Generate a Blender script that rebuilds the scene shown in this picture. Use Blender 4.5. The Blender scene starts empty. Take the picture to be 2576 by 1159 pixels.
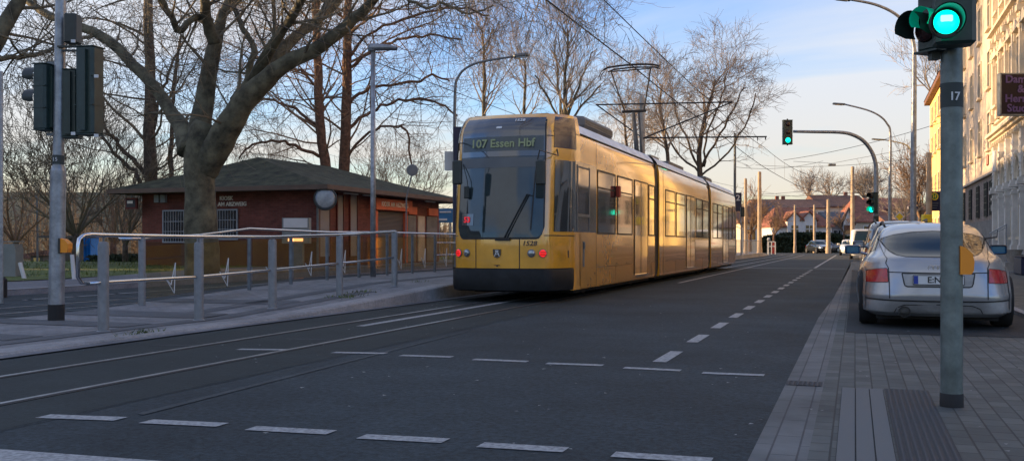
import bpy, math, random
from mathutils import Vector, Matrix, bvhtree
R=math.radians
# ------------------------------------------------------------------ camera maths
F=2440.0; CX=1287.5; HY=613.0; H0=1.05
TH=math.atan(862.5/F); CT=math.cos(TH); ST=math.sin(TH)
RIGHT=Vector((CT,ST,0)); FWD=Vector((-ST,CT,0))
def ray(px,py): return RIGHT*((px-CX)/F)+FWD+Vector((0,0,1))*((HY-py)/F)
CAM=Vector((0,0,H0))
def A(px,py,Z): return CAM+ray(px,py)*Z                    # at camera depth Z
def G(px,py,z=0.0):
    d=ray(px,py); return CAM+d*((z-H0)/d.z)
def AX(px,py,X):
    d=ray(px,py); return CAM+d*(X/d.x)
def AY(px,py,Y):
    d=ray(px,py); return CAM+d*(Y/d.y)
def YX(px,X): return AX(px,HY,X).y
col=bpy.context.scene.collection
WM={}
# ------------------------------------------------------------------ mesh builder
class MB:
    def __init__(s): s.v=[]; s.f=[]; s.m=[]; s.cm=0
    def add(s,vs,fs):
        b=len(s.v); s.v+= [tuple(p) for p in vs]
        for f in fs: s.f.append(tuple(b+i for i in f)); s.m.append(s.cm)
        return s
    def box(s,x0,x1,y0,y1,z0,z1):
        return s.add([(x0,y0,z0),(x1,y0,z0),(x1,y1,z0),(x0,y1,z0),(x0,y0,z1),(x1,y0,z1),(x1,y1,z1),(x0,y1,z1)],
          [(0,3,2,1),(4,5,6,7),(0,1,5,4),(1,2,6,5),(2,3,7,6),(3,0,4,7)])
    def obox(s,c,u,v,w,a,b,d):   # oriented box; u,v,w unit axes; half sizes a,b,d
        c=Vector(c); P=[]
        for k in (-1,1):
            for (i,j) in ((-1,-1),(1,-1),(1,1),(-1,1)): P.append(c+u*a*i+v*b*j+w*d*k)
        return s.add(P,[(0,3,2,1),(4,5,6,7),(0,1,5,4),(1,2,6,5),(2,3,7,6),(3,0,4,7)])
    def rbox(s,c,u,v,w,a,b,d,ch):  # box with chamfered edges round the w axis
        c=Vector(c); pr=[(-a+ch,-b),(a-ch,-b),(a,-b+ch),(a,b-ch),(a-ch,b),(-a+ch,b),(-a,b-ch),(-a,-b+ch)]
        P=[]; k2=ch*.6
        for (dd,sc) in ((-d,1),(-d+k2,0),(d-k2,0),(d,1)):
            for (x,y) in pr:
                fx=(a-k2*.8)/a if sc else 1; fy=(b-k2*.8)/b if sc else 1
                P.append(c+u*x*fx+v*y*fy+w*dd)
        fs=[tuple(reversed(range(8))),tuple(24+i for i in range(8))]
        for r in range(3):
            for i in range(8): fs.append((r*8+i,r*8+(i+1)%8,(r+1)*8+(i+1)%8,(r+1)*8+i))
        return s.add(P,fs)
    def tube(s,pts,rad,n=8,cap=True):
        pts=[Vector(p) for p in pts]; m=len(pts)
        if not hasattr(rad,'__len__'): rad=[rad]*m
        t=(pts[1]-pts[0]).normalized(); a=Vector((0,0,1)) if abs(t.z)<.9 else Vector((1,0,0))
        u=t.cross(a).normalized(); P=[]
        for i in range(m):
            if i==0: t=pts[1]-pts[0]
            elif i==m-1: t=pts[-1]-pts[-2]
            else: t=(pts[i+1]-pts[i]).normalized()+(pts[i]-pts[i-1]).normalized()
            t=t.normalized() if t.length>1e-9 else Vector((0,0,1))
            u=(u-t*u.dot(t)); u=u.normalized() if u.length>1e-6 else t.orthogonal().normalized()
            w=t.cross(u)
            for k in range(n):
                an=2*math.pi*k/n; P.append(pts[i]+(u*math.cos(an)+w*math.sin(an))*rad[i])
        fs=[]
        for i in range(m-1):
            for k in range(n): fs.append((i*n+k,i*n+(k+1)%n,(i+1)*n+(k+1)%n,(i+1)*n+k))
        if cap: fs.append(tuple(reversed(range(n)))); fs.append(tuple((m-1)*n+k for k in range(n)))
        return s.add(P,fs)
    def lathe(s,c,axis,prof,n=20):   # prof: (radius, distance along axis)
        c=Vector(c); axis=Vector(axis).normalized(); u=axis.orthogonal().normalized(); w=axis.cross(u); P=[]
        for (r,d) in prof:
            for k in range(n):
                an=2*math.pi*k/n; P.append(c+axis*d+(u*math.cos(an)+w*math.sin(an))*max(r,1e-4))
        fs=[]
        for i in range(len(prof)-1):
            for k in range(n): fs.append((i*n+k,i*n+(k+1)%n,(i+1)*n+(k+1)%n,(i+1)*n+k))
        fs.append(tuple(reversed(range(n)))); fs.append(tuple((len(prof)-1)*n+k for k in range(n)))
        return s.add(P,fs)
    def grid(s,rows):
        nr=len(rows); nc=len(rows[0]); P=[p for r in rows for p in r]; fs=[]
        for i in range(nr-1):
            for j in range(nc-1): fs.append((i*nc+j,i*nc+j+1,(i+1)*nc+j+1,(i+1)*nc+j))
        return s.add(P,fs)
    def prism(s,pts,off):   # planar polygon pts (3D) extruded by off
        off=Vector(off); n=len(pts); P=[Vector(p) for p in pts]; P+= [p+off for p in P]
        fs=[tuple(reversed(range(n))),tuple(range(n,2*n))]
        for i in range(n): fs.append((i,(i+1)%n,n+(i+1)%n,n+i))
        return s.add(P,fs)
    def build(s,name,mat,parent=None,smooth=False,world=True,auto=None):
        me=bpy.data.meshes.new(name); vs=s.v
        if parent is not None:
            M=WM[parent.name]
            if world:
                Mi=M.inverted(); vs=[tuple(Mi@Vector(p)) for p in vs]
        me.from_pydata(vs,[],s.f)
        mats=mat if isinstance(mat,(list,tuple)) else [mat]
        for q in mats: me.materials.append(q)
        if len(mats)>1: me.polygons.foreach_set('material_index',s.m)
        if smooth: me.polygons.foreach_set('use_smooth',[True]*len(me.polygons))
        me.validate(); me.update()
        if auto:
            try: me.set_sharp_from_angle(angle=R(auto))
            except Exception: pass
        o=bpy.data.objects.new(name,me); col.objects.link(o)
        if parent is not None: o.parent=parent; WM[o.name]=WM[parent.name]
        else: WM[o.name]=Matrix.Identity(4)
        return o
def tag(o,label=None,cat=None,group=None,kind=None):
    if label: o['label']=label
    if cat: o['category']=cat
    if group: o['group']=group
    if kind: o['kind']=kind
    return o
def thing(name,label,cat,loc=(0,0,0),rz=0,group=None):
    o=bpy.data.objects.new(name,None); col.objects.link(o); o.location=loc; o.rotation_euler=(0,0,rz)
    o.empty_display_size=.2
    WM[o.name]=Matrix.Translation(Vector(loc))@Matrix.Rotation(rz,4,'Z')
    return tag(o,label,cat,group)
def dup(o,loc=None,rz=None,label=None,parent=None,scale=None):
    c=o.copy(); col.objects.link(c)
    if parent is not None: c.parent=parent
    if loc is not None: c.location=loc
    if rz is not None: c.rotation_euler=(0,0,rz)
    if scale is not None: c.scale=(scale,)*3
    if label: c['label']=label
    WM[c.name]=Matrix.Identity(4)
    for ch in list(o.children): dup(ch,parent=c)
    return c
def text_mb(txt,origin,right,up,size,depth=.004,align='CENTER',bold=0,shear=0):
    cu=bpy.data.curves.new('tmp','FONT'); cu.body=txt; cu.size=size; cu.extrude=depth; cu.align_x=align; cu.align_y='CENTER'
    cu.offset=bold; cu.shear=shear; cu.resolution_u=3
    o=bpy.data.objects.new('tmp',cu); me=bpy.data.meshes.new_from_object(o)
    mb=MB(); right=Vector(right).normalized(); up=Vector(up).normalized(); n=right.cross(up); origin=Vector(origin)
    mb.add([origin+right*v.co.x+up*v.co.y+n*v.co.z for v in me.vertices],[tuple(p.vertices) for p in me.polygons])
    bpy.data.objects.remove(o); bpy.data.curves.remove(cu); bpy.data.meshes.remove(me)
    return mb
# ------------------------------------------------------------------ materials
MT={}
def mat(name,c,rough=.6,metal=0,var=.15,scale=2.0,bump=0.0,bscale=60,spec=.5,coat=0,emis=None,es=1,c2=None,alpha=1,dirt=None,ior=1.5):
    m=bpy.data.materials.new(name); m.use_nodes=True; nt=m.node_tree; N=nt.nodes; L=nt.links
    b=N['Principled BSDF']; b.inputs['Roughness'].default_value=rough; b.inputs['Metallic'].default_value=metal
    b.inputs['Specular IOR Level'].default_value=spec; b.inputs['Coat Weight'].default_value=coat; b.inputs['Coat Roughness'].default_value=.06
    b.inputs['IOR'].default_value=ior
    tc=N.new('ShaderNodeTexCoord'); no=N.new('ShaderNodeTexNoise'); no.inputs['Scale'].default_value=scale; no.inputs['Detail'].default_value=8
    no.inputs['Roughness'].default_value=.65; L.new(tc.outputs['Object'],no.inputs['Vector'])
    ra=N.new('ShaderNodeValToRGB'); lo=[x*(1-var) for x in c]; hi=list(c2) if c2 else [min(1,x*(1+var)) for x in c]
    ra.color_ramp.elements[0].color=(*lo,1); ra.color_ramp.elements[1].color=(*hi,1)
    ra.color_ramp.elements[0].position=.35; ra.color_ramp.elements[1].position=.68
    L.new(no.outputs['Fac'],ra.inputs['Fac']); L.new(ra.outputs['Color'],b.inputs['Base Color'])
    if bump:
        n2=N.new('ShaderNodeTexNoise'); n2.inputs['Scale'].default_value=bscale; n2.inputs['Detail'].default_value=6; L.new(tc.outputs['Object'],n2.inputs['Vector'])
        bp=N.new('ShaderNodeBump'); bp.inputs['Strength'].default_value=bump; bp.inputs['Distance'].default_value=.02
        L.new(n2.outputs['Fac'],bp.inputs['Height']); L.new(bp.outputs['Normal'],b.inputs['Normal'])
    if emis: b.inputs['Emission Color'].default_value=(*emis,1); b.inputs['Emission Strength'].default_value=es
    if alpha<1: b.inputs['Alpha'].default_value=alpha
    MT[name]=m; return m
def brickmat(name,c1,c2,mortar,bw,bh,mode='ground',ms=.01,rough=.8,sq=1,patch=None,bump=.3,off=.5):
    m=mat(name,c1,rough,var=.1); nt=m.node_tree; N=nt.nodes; L=nt.links; b=N['Principled BSDF']
    tc=N.new('ShaderNodeTexCoord'); sx=N.new('ShaderNodeSeparateXYZ'); cb=N.new('ShaderNodeCombineXYZ'); L.new(tc.outputs['Object'],sx.inputs[0])
    if mode=='ground': L.new(sx.outputs['Y'],cb.inputs['X']); L.new(sx.outputs['X'],cb.inputs['Y'])
    else:
        ad=N.new('ShaderNodeMath'); L.new(sx.outputs['X'],ad.inputs[0]); L.new(sx.outputs['Y'],ad.inputs[1]); L.new(ad.outputs[0],cb.inputs['X']); L.new(sx.outputs['Z'],cb.inputs['Y'])
    br=N.new('ShaderNodeTexBrick'); br.offset=off; br.inputs['Scale'].default_value=1; br.inputs['Brick Width'].default_value=bw; br.inputs['Row Height'].default_value=bh
    br.inputs['Mortar Size'].default_value=ms; br.inputs['Mortar Smooth'].default_value=.3; br.inputs['Bias'].default_value=0
    br.inputs['Color1'].default_value=(*c1,1); br.inputs['Color2'].default_value=(*c2,1); br.inputs['Mortar'].default_value=(*mortar,1)
    L.new(cb.outputs[0],br.inputs['Vector'])
    no=N.new('ShaderNodeTexNoise'); no.inputs['Scale'].default_value=1.3; no.inputs['Detail'].default_value=9; no.inputs['Roughness'].default_value=.7; L.new(tc.outputs['Object'],no.inputs['Vector'])
    mr=N.new('ShaderNodeMapRange'); mr.inputs['From Min'].default_value=.3; mr.inputs['From Max'].default_value=.7; mr.inputs['To Min'].default_value=.6; mr.inputs['To Max'].default_value=1.35; L.new(no.outputs['Fac'],mr.inputs['Value'])
    mx=N.new('ShaderNodeVectorMath'); mx.operation='SCALE'; L.new(br.outputs['Color'],mx.inputs[0]); L.new(mr.outputs[0],mx.inputs['Scale'])
    L.new(mx.outputs[0],b.inputs['Base Color'])
    bp=N.new('ShaderNodeBump'); bp.inputs['Strength'].default_value=bump; bp.inputs['Distance'].default_value=.01; bp.invert=True
    L.new(br.outputs['Fac'],bp.inputs['Height']); L.new(bp.outputs['Normal'],b.inputs['Normal'])
    return m
def asphalt(name,c,patch=.25,sp=.5):
    m=mat(name,c,.85,var=.1,spec=.35); nt=m.node_tree; N=nt.nodes; L=nt.links; b=N['Principled BSDF']
    tc=N.new('ShaderNodeTexCoord')
    def noise(s,d=6,r=.6):
        n=N.new('ShaderNodeTexNoise'); n.inputs['Scale'].default_value=s; n.inputs['Detail'].default_value=d; n.inputs['Roughness'].default_value=r; L.new(tc.outputs['Object'],n.inputs['Vector']); return n
    def mapr(n,a,bb,lo=.3,hi=.7):
        q=N.new('ShaderNodeMapRange'); q.inputs['From Min'].default_value=lo; q.inputs['From Max'].default_value=hi; q.inputs['To Min'].default_value=a; q.inputs['To Max'].default_value=bb; L.new(n.outputs['Fac'],q.inputs['Value']); return q
    a=mapr(noise(22,5,.85),1-sp,1+sp*1.3); p=mapr(noise(.5,8,.6),1-patch,1+patch); q=mapr(noise(4,8,.7),.88,1.12)
    m1=N.new('ShaderNodeMath'); m1.operation='MULTIPLY'; L.new(a.outputs[0],m1.inputs[0]); L.new(p.outputs[0],m1.inputs[1])
    m2=N.new('ShaderNodeMath'); m2.operation='MULTIPLY'; L.new(m1.outputs[0],m2.inputs[0]); L.new(q.outputs[0],m2.inputs[1])
    vo=N.new('ShaderNodeTexVoronoi'); vo.inputs['Scale'].default_value=14; L.new(tc.outputs['Object'],vo.inputs['Vector'])
    cr=N.new('ShaderNodeMath'); cr.operation='LESS_THAN'; cr.inputs[1].default_value=.045; L.new(vo.outputs['Distance'],cr.inputs[0])
    ad=N.new('ShaderNodeMath'); ad.operation='MULTIPLY_ADD'; ad.inputs[1].default_value=1.1; L.new(cr.outputs[0],ad.inputs[0]); L.new(m2.outputs[0],ad.inputs[2])
    cc=N.new('ShaderNodeVectorMath'); cc.operation='SCALE'; cc.inputs[0].default_value=c; L.new(ad.outputs[0],cc.inputs['Scale']); L.new(cc.outputs[0],b.inputs['Base Color'])
    bp=N.new('ShaderNodeBump'); bp.inputs['Strength'].default_value=.35; bp.inputs['Distance'].default_value=.01; L.new(noise(90,2).outputs['Fac'],bp.inputs['Height']); L.new(bp.outputs['Normal'],b.inputs['Normal'])
    return m
def stripes(name,c1,c2,scale,axis='Z',rough=.5,metal=0,bump=.5,dist=.02):
    m=mat(name,c1,rough,metal,var=.1,scale=3); nt=m.node_tree; N=nt.nodes; L=nt.links; b=N['Principled BSDF']
    tc=N.new('ShaderNodeTexCoord'); w=N.new('ShaderNodeTexWave'); w.wave_type='BANDS'; w.bands_direction=axis; w.inputs['Scale'].default_value=scale; w.inputs['Distortion'].default_value=0
    L.new(tc.outputs['Object'],w.inputs['Vector'])
    ra=N.new('ShaderNodeValToRGB'); ra.color_ramp.elements[0].color=(*c1,1); ra.color_ramp.elements[1].color=(*c2,1); L.new(w.outputs['Fac'],ra.inputs['Fac']); L.new(ra.outputs['Color'],b.inputs['Base Color'])
    bp=N.new('ShaderNodeBump'); bp.inputs['Strength'].default_value=bump; bp.inputs['Distance'].default_value=dist; L.new(w.outputs['Fac'],bp.inputs['Height']); L.new(bp.outputs['Normal'],b.inputs['Normal'])
    return m
def glassmat(name,c,alpha_mix=.5,rough=.02):
    m=bpy.data.materials.new(name); m.use_nodes=True; nt=m.node_tree; N=nt.nodes; L=nt.links; N.remove(N['Principled BSDF']); out=N['Material Output']
    tr=N.new('ShaderNodeBsdfTransparent'); tr.inputs['Color'].default_value=(*c,1); gl=N.new('ShaderNodeBsdfGlossy'); gl.inputs['Roughness'].default_value=rough
    fr=N.new('ShaderNodeFresnel'); ge=N.new('ShaderNodeNewGeometry'); io=N.new('ShaderNodeMapRange'); io.inputs['To Min'].default_value=1.5; io.inputs['To Max'].default_value=.6667; L.new(ge.outputs['Backfacing'],io.inputs['Value']); L.new(io.outputs[0],fr.inputs['IOR'])
    mx=N.new('ShaderNodeMixShader'); L.new(fr.outputs[0],mx.inputs[0]); L.new(tr.outputs[0],mx.inputs[1]); L.new(gl.outputs[0],mx.inputs[2])
    no=N.new('ShaderNodeTexNoise'); no.inputs['Scale'].default_value=2.5; tc=N.new('ShaderNodeTexCoord'); L.new(tc.outputs['Object'],no.inputs['Vector'])
    df=N.new('ShaderNodeBsdfDiffuse'); df.inputs['Color'].default_value=(c[0]*.3,c[1]*.28,c[2]*.2,1)
    mr=N.new('ShaderNodeMapRange'); mr.inputs['From Min'].default_value=.4; mr.inputs['From Max'].default_value=.7; mr.inputs['To Min'].default_value=alpha_mix*.4; mr.inputs['To Max'].default_value=alpha_mix; L.new(no.outputs['Fac'],mr.inputs['Value'])
    m2=N.new('ShaderNodeMixShader'); L.new(mr.outputs[0],m2.inputs[0]); L.new(mx.outputs[0],m2.inputs[1]); L.new(df.outputs[0],m2.inputs[2]); L.new(m2.outputs[0],out.inputs['Surface'])
    MT[name]=m; return m
asphalt('band_dark',(.085,.09,.098),.2,.3); asphalt('asphalt',(.0185,.0272,.0325),.45,.95); asphalt('seam_light',(.045,.052,.056),.3,.5); asphalt('asphalt_track',(.0165,.0235,.0245),.35); asphalt('asphalt_bay',(.023,.027,.03),.25)
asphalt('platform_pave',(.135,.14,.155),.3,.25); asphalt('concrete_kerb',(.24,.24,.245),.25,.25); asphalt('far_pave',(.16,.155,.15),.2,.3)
brickmat('paving',(.058,.066,.064),(.098,.105,.10),(.028,.032,.031),.21,.118,ms=.006,bump=.6)
brickmat('gutter_pave',(.095,.10,.10),(.13,.135,.135),(.05,.05,.055),.5,.135,ms=.006,bump=.4)
brickmat('island_pave',(.15,.155,.165),(.2,.2,.21),(.08,.08,.09),.2,.1,ms=.006,bump=.3)
brickmat('brick_red',(.125,.03,.023),(.19,.05,.038),(.14,.07,.055),.25,.075,'wall',ms=.008)
brickmat('brick_grey',(.17,.11,.09),(.24,.17,.14),(.3,.28,.25),.25,.08,'wall',ms=.012)
brickmat('roof_red',(.25,.085,.05),(.36,.13,.075),(.12,.04,.025),.22,.3,'wall',ms=.03)
brickmat('roof_brown',(.16,.075,.05),(.22,.11,.07),(.08,.04,.03),.22,.3,'wall',ms=.03)
mat('roof_dark',(.05,.055,.075),.6,scale=3); mat('lawn',(.06,.10,.015),.9,var=.5,scale=1.5,bump=1,bscale=30,c2=(.13,.17,.03))
mat('ground_soil',(.07,.062,.035),.95,var=.4,scale=.3,bump=1,bscale=4,c2=(.085,.095,.035))
mat('paint_white',(.34,.35,.355),.8,var=.5,scale=30,c2=(.43,.44,.445)); mat('paint_worn',(.07,.073,.076),.8,var=.6,scale=30,c2=(.17,.17,.175))
mat('rail_steel',(.34,.34,.35),.34,.9,var=.3,scale=4); mat('galv',(.27,.29,.32),.42,.55,var=.3,scale=7,bump=.05,bscale=30)
mat('galv_dark',(.14,.16,.18),.5,.4,var=.25,scale=6); mat('chrome',(.6,.62,.66),.16,1,var=.1); mat('post_paint',(.2,.21,.225),.5,.2,var=.15,scale=12)
mat('black_plastic',(.018,.026,.026),.45,var=.25,scale=8); mat('sig_green_box',(.016,.035,.032),.45,var=.3,scale=7); mat('black_rub',(.012,.012,.013),.75)
mat('tape_dark',(.035,.045,.045),.7); mat('orange_box',(.8,.27,.01),.45,var=.06)
mat('tram_yellow',(.70,.335,.025),.2,var=.16,scale=1.6,coat=.75,spec=.6,bump=.12,bscale=1.1); mat('tram_skirt',(.010,.012,.014),.6,var=.5,scale=3,spec=.25)
mat('tram_black',(.012,.014,.02),.14,coat=.6,spec=.7); mat('tram_roof',(.62,.64,.68),.35,var=.2,scale=2,metal=.1); mat('tram_rooftop',(.10,.11,.12),.6)
mat('tram_navy',(.01,.014,.04),.2,coat=.5); mat('glass_dark',(.012,.016,.018),.03,var=.1,bump=.1,bscale=.8,coat=1,spec=1,ior=1.9); mat('glass_screen',(.03,.045,.05),.03,var=.4,scale=.9,coat=.25,spec=.6,ior=1.5)
mat('glass_rear',(.006,.018,.024),.05,coat=.1,spec=.45); mat('seal',(.01,.01,.01),.5); mat('bellows',(.02,.02,.022),.8)
mat('display_band',(.05,.065,.07),.25,spec=.6); mat('display_text',(.13,.16,.1),.5,emis=(.4,.5,.25),es=.05)
mat('red_lamp',(.6,.01,.01),.3,emis=(1,.02,.02),es=.4); mat('red_lamp_dark',(.40,.004,.008),.2,coat=.4,var=.2,scale=20); mat('red_digits',(.5,0,0),.4,emis=(1,.03,.05),es=.2)
mat('clear_lamp',(.35,.37,.38),.15,.7,var=.3,scale=30); mat('white_plain',(.6,.61,.62),.6,var=.06); mat('num_dark',(.05,.03,.02),.5); mat('red_unit',(.3,.03,.01),.4)
mat('car_silver',(.34,.345,.355),.3,.55,var=.08,coat=.8,scale=1.2); mat('car_silver_dirty',(.3,.3,.3),.5,.3,var=.25,coat=.2,scale=3); mat('car_blue',(.13,.17,.23),.28,.5,var=.1,coat=.8)
mat('car_black',(.012,.016,.022),.15,.2,coat=1); mat('car_white',(.6,.62,.63),.3,coat=.6); mat('car_brown',(.12,.1,.1),.3,.4,coat=.8)
mat('tyre',(.012,.012,.013),.85); mat('rim',(.35,.36,.38),.3,.9); mat('plate_blue',(.01,.04,.3),.4); mat('mirror_blue',(.04,.16,.32),.12,.6,coat=.6)
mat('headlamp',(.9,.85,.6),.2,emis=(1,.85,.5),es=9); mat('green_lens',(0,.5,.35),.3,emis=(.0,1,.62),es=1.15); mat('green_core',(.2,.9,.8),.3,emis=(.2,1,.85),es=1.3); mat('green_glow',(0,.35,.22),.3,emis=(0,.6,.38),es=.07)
mat('lens_off',(.03,.01,.01),.2); mat('bark_plane',(.075,.068,.045),.9,var=.55,scale=2.6,bump=1,bscale=9,c2=(.17,.155,.10)); mat('pole_green',(.15,.18,.175),.45,.4,var=.35,scale=6,bump=.05,bscale=30); mat('blind_grey',(.09,.10,.11),.4); mat('bark_dark',(.07,.058,.045),.95,var=.5,scale=6,bump=1,bscale=14,c2=(.13,.1,.075))
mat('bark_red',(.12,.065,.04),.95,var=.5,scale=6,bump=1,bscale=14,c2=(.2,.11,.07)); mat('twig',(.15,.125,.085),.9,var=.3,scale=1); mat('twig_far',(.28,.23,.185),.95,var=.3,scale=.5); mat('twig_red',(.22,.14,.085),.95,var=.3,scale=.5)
mat('moss_roof',(.026,.032,.015),.95,var=.6,scale=2.5,bump=1,bscale=22,c2=(.07,.074,.038)); mat('soffit',(.13,.09,.07),.8); mat('sign_maroon',(.12,.02,.015),.6); mat('sign_orange',(.62,.13,.06),.6); mat('sign_text',(.8,.72,.66),.6)
mat('shutter_dark',(.045,.045,.05),.6); stripes('shutter',(.2,.18,.17),(.36,.34,.33),8.0,'Z'); stripes('shutter_brown',(.05,.04,.04),(.12,.1,.09),6.0,'Z')
mat('window_frame',(.3,.32,.36),.5); mat('window_glass',(.02,.025,.035),.06,spec=.8); mat('mirror_face',(.27,.31,.36),.35,.5,var=.25,scale=5); mat('sign_back',(.16,.18,.2),.6)
mat('stucco_white',(.6,.57,.52),.8,var=.14,scale=1.2,bump=.4,bscale=9); mat('stucco_beige',(.55,.46,.36),.85,var=.14,scale=1.5,bump=.3,bscale=20); mat('stucco_yellow',(.75,.55,.2),.85,var=.08,scale=1.2); mat('stucco_cream',(.62,.53,.4),.8,var=.1)
mat('concrete',(.33,.31,.28),.85,var=.2,scale=3,bump=.3,bscale=40); mat('plinth',(.2,.185,.17),.85,var=.2,scale=2); mat('wall_white',(.55,.55,.56),.85,var=.08); mat('wall_grey',(.32,.31,.33),.85,var=.1)
mat('hedge_leaf',(.016,.028,.012),.85,var=.5,scale=8,c2=(.035,.055,.02)); mat('sign_purple',(.008,.004,.012),.5,spec=.2); mat('purple_text',(.045,.025,.10),.5,emis=(.2,.08,.5),es=.02); mat('sign_navy',(.01,.015,.05),.5); mat('sign_green',(.02,.2,.06),.5); mat('sign_yellow',(.85,.62,.03),.5)
mat('blue_paint',(.01,.26,.8),.55,var=.2,scale=2); mat('cabinet_grey',(.2,.215,.21),.6,var=.15); mat('wire',(.02,.02,.022),.6); mat('hill_brown',(.16,.10,.055),.95,var=.5,scale=.09,bump=1,bscale=.6,c2=(.30,.20,.11)); mat('sun_toned_concrete',(.42,.32,.22),.85,var=.2)  # mast concrete: warm sunlight tone put into its base colour
mat('lamp_glow',(.9,.4,.15),.5,emis=(1,.4,.15),es=1.2); mat('red_white',(.5,.05,.03),.5); mat('plaster_dark',(.12,.11,.1),.9); mat('sky_blue_ad',(.03,.16,.35),.5)
stripes('tactile_light',(.115,.12,.12),(.185,.19,.19),14,'Y',rough=.8,bump=.8,dist=.01); stripes('tactile_dark',(.035,.037,.042),(.065,.067,.074),9.0,'X',rough=.85,bump=1,dist=.015)
glassmat('glass_fence',(.92,.87,.76),.07)  # yellowish tint and patchy film stand in for reflections in the panels
mat('reflection_tint',(.12,.034,.02),.85,var=.3,scale=.7,c2=(.13,.055,.02))  # brown of the railing glass reflections, put into a wall colour
M=MT
for n_ in ('tram_yellow','glass_dark','tram_black'):
    b_=MT[n_].node_tree.nodes['Principled BSDF']; b_.inputs['Coat Weight'].default_value=1; b_.inputs['Coat IOR'].default_value=1.75
# ------------------------------------------------------------------ world, sun, camera
SUN_EL=7.0; CLROT=18; CLLOC=(4.3,4.7,0); SUN_AZ=-97.0      # azimuth from +Y, clockwise positive (so -88 = from the left)
sc=bpy.context.scene
w=bpy.data.worlds.new('World'); sc.world=w; w.use_nodes=True; nt=w.node_tree; N=nt.nodes; L=nt.links
bg=N['Background']; sky=N.new('ShaderNodeTexSky'); sky.sky_type='NISHITA'; sky.sun_disc=False
sky.sun_elevation=R(SUN_EL); sky.sun_rotation=R(SUN_AZ); sky.air_density=1.0; sky.dust_density=.6; sky.ozone_density=3.0; sky.altitude=0
def nd(t,**k):
    n=N.new(t)
    for a_,v in k.items(): setattr(n,a_,v)
    return n
def lk(a_,b_): L.new(a_,b_)
geo=nd('ShaderNodeTexCoord'); sep=nd('ShaderNodeSeparateXYZ'); lk(geo.outputs['Generated'],sep.inputs[0])
# tint: clear blue higher up, pale towards the horizon
rz=nd('ShaderNodeValToRGB'); e=rz.color_ramp; e.elements[0].position=0; e.elements[0].color=(1.25,1.0,.74,1); e.elements[1].position=.26; e.elements[1].color=(.74,.88,1.22,1); q_=e.elements.new(.1); q_.color=(.92,.93,1.06,1); lk(sep.outputs['Z'],rz.inputs['Fac'])
tn=nd('ShaderNodeVectorMath',operation='MULTIPLY'); lk(sky.outputs['Color'],tn.inputs[0]); lk(rz.outputs['Color'],tn.inputs[1])
# clouds: long soft streaks, wisps, stretched along the horizon
dv=nd('ShaderNodeMath',operation='ADD'); dv.inputs[1].default_value=.16; lk(sep.outputs['Z'],dv.inputs[0])
px_=nd('ShaderNodeMath',operation='DIVIDE'); lk(sep.outputs['X'],px_.inputs[0]); lk(dv.outputs[0],px_.inputs[1])
py_=nd('ShaderNodeMath',operation='DIVIDE'); lk(sep.outputs['Y'],py_.inputs[0]); lk(dv.outputs[0],py_.inputs[1])
cb=nd('ShaderNodeCombineXYZ'); lk(px_.outputs[0],cb.inputs[0]); lk(py_.outputs[0],cb.inputs[1])
mp=nd('ShaderNodeMapping'); mp.inputs['Scale'].default_value=(.42,.8,1); mp.inputs['Rotation'].default_value=(0,0,R(CLROT)); mp.inputs['Location'].default_value=CLLOC; lk(cb.outputs[0],mp.inputs['Vector'])
cn=nd('ShaderNodeTexNoise'); cn.inputs['Scale'].default_value=1.0; cn.inputs['Detail'].default_value=10; cn.inputs['Roughness'].default_value=.52; cn.inputs['Distortion'].default_value=.5
lk(mp.outputs[0],cn.inputs['Vector'])
cr=nd('ShaderNodeValToRGB'); cr.color_ramp.elements[0].position=.40; cr.color_ramp.elements[1].position=.575; cr.color_ramp.elements[0].color=(.07,.07,.07,1); cr.color_ramp.elements[1].color=(.9,.9,.9,1)
lk(cn.outputs['Fac'],cr.inputs['Fac'])
mx=nd('ShaderNodeMix'); mx.data_type='RGBA'; mx.inputs[7].default_value=(2.0,2.0,2.2,1)
cz=nd('ShaderNodeValToRGB'); cz.color_ramp.elements[0].color=(1,.86,.66,1); cz.color_ramp.elements[1].position=.17; cz.color_ramp.elements[1].color=(.93,.95,1.0,1); lk(sep.outputs['Z'],cz.inputs['Fac'])
ct=nd('ShaderNodeVectorMath',operation='SCALE'); ct.inputs['Scale'].default_value=2.35; lk(cz.outputs['Color'],ct.inputs[0]); lk(ct.outputs[0],mx.inputs[7])
lk(cr.outputs['Color'],mx.inputs[0]); lk(tn.outputs[0],mx.inputs[6]); lk(mx.outputs[2],bg.inputs['Color']); bg.inputs['Strength'].default_value=.165
sl=bpy.data.lights.new('sun','SUN'); sl.energy=4.6; sl.angle=R(.5); sl.color=(1,.66,.34); so=bpy.data.objects.new('sun',sl); col.objects.link(so)
sd=Vector((math.sin(R(SUN_AZ))*math.cos(R(SUN_EL)),math.cos(R(SUN_AZ))*math.cos(R(SUN_EL)),math.sin(R(SUN_EL))))
so.rotation_euler=sd.to_track_quat('Z','Y').to_euler(); so.location=(0,0,40)
cd=bpy.data.cameras.new('camera'); cam=bpy.data.objects.new('camera',cd); col.objects.link(cam); sc.camera=cam
cd.sensor_width=36; cd.sensor_fit='HORIZONTAL'; cd.lens=36*F/2575.0; cd.shift_y=(HY-579.5)/2575.0; cd.clip_end=3000; cd.clip_start=.05
cam.location=CAM; cam.rotation_euler=(R(90),0,TH)
sc.view_settings.view_transform='Standard'; sc.view_settings.look='None'; sc.view_settings.exposure=1.25; sc.view_settings.gamma=1
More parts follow.
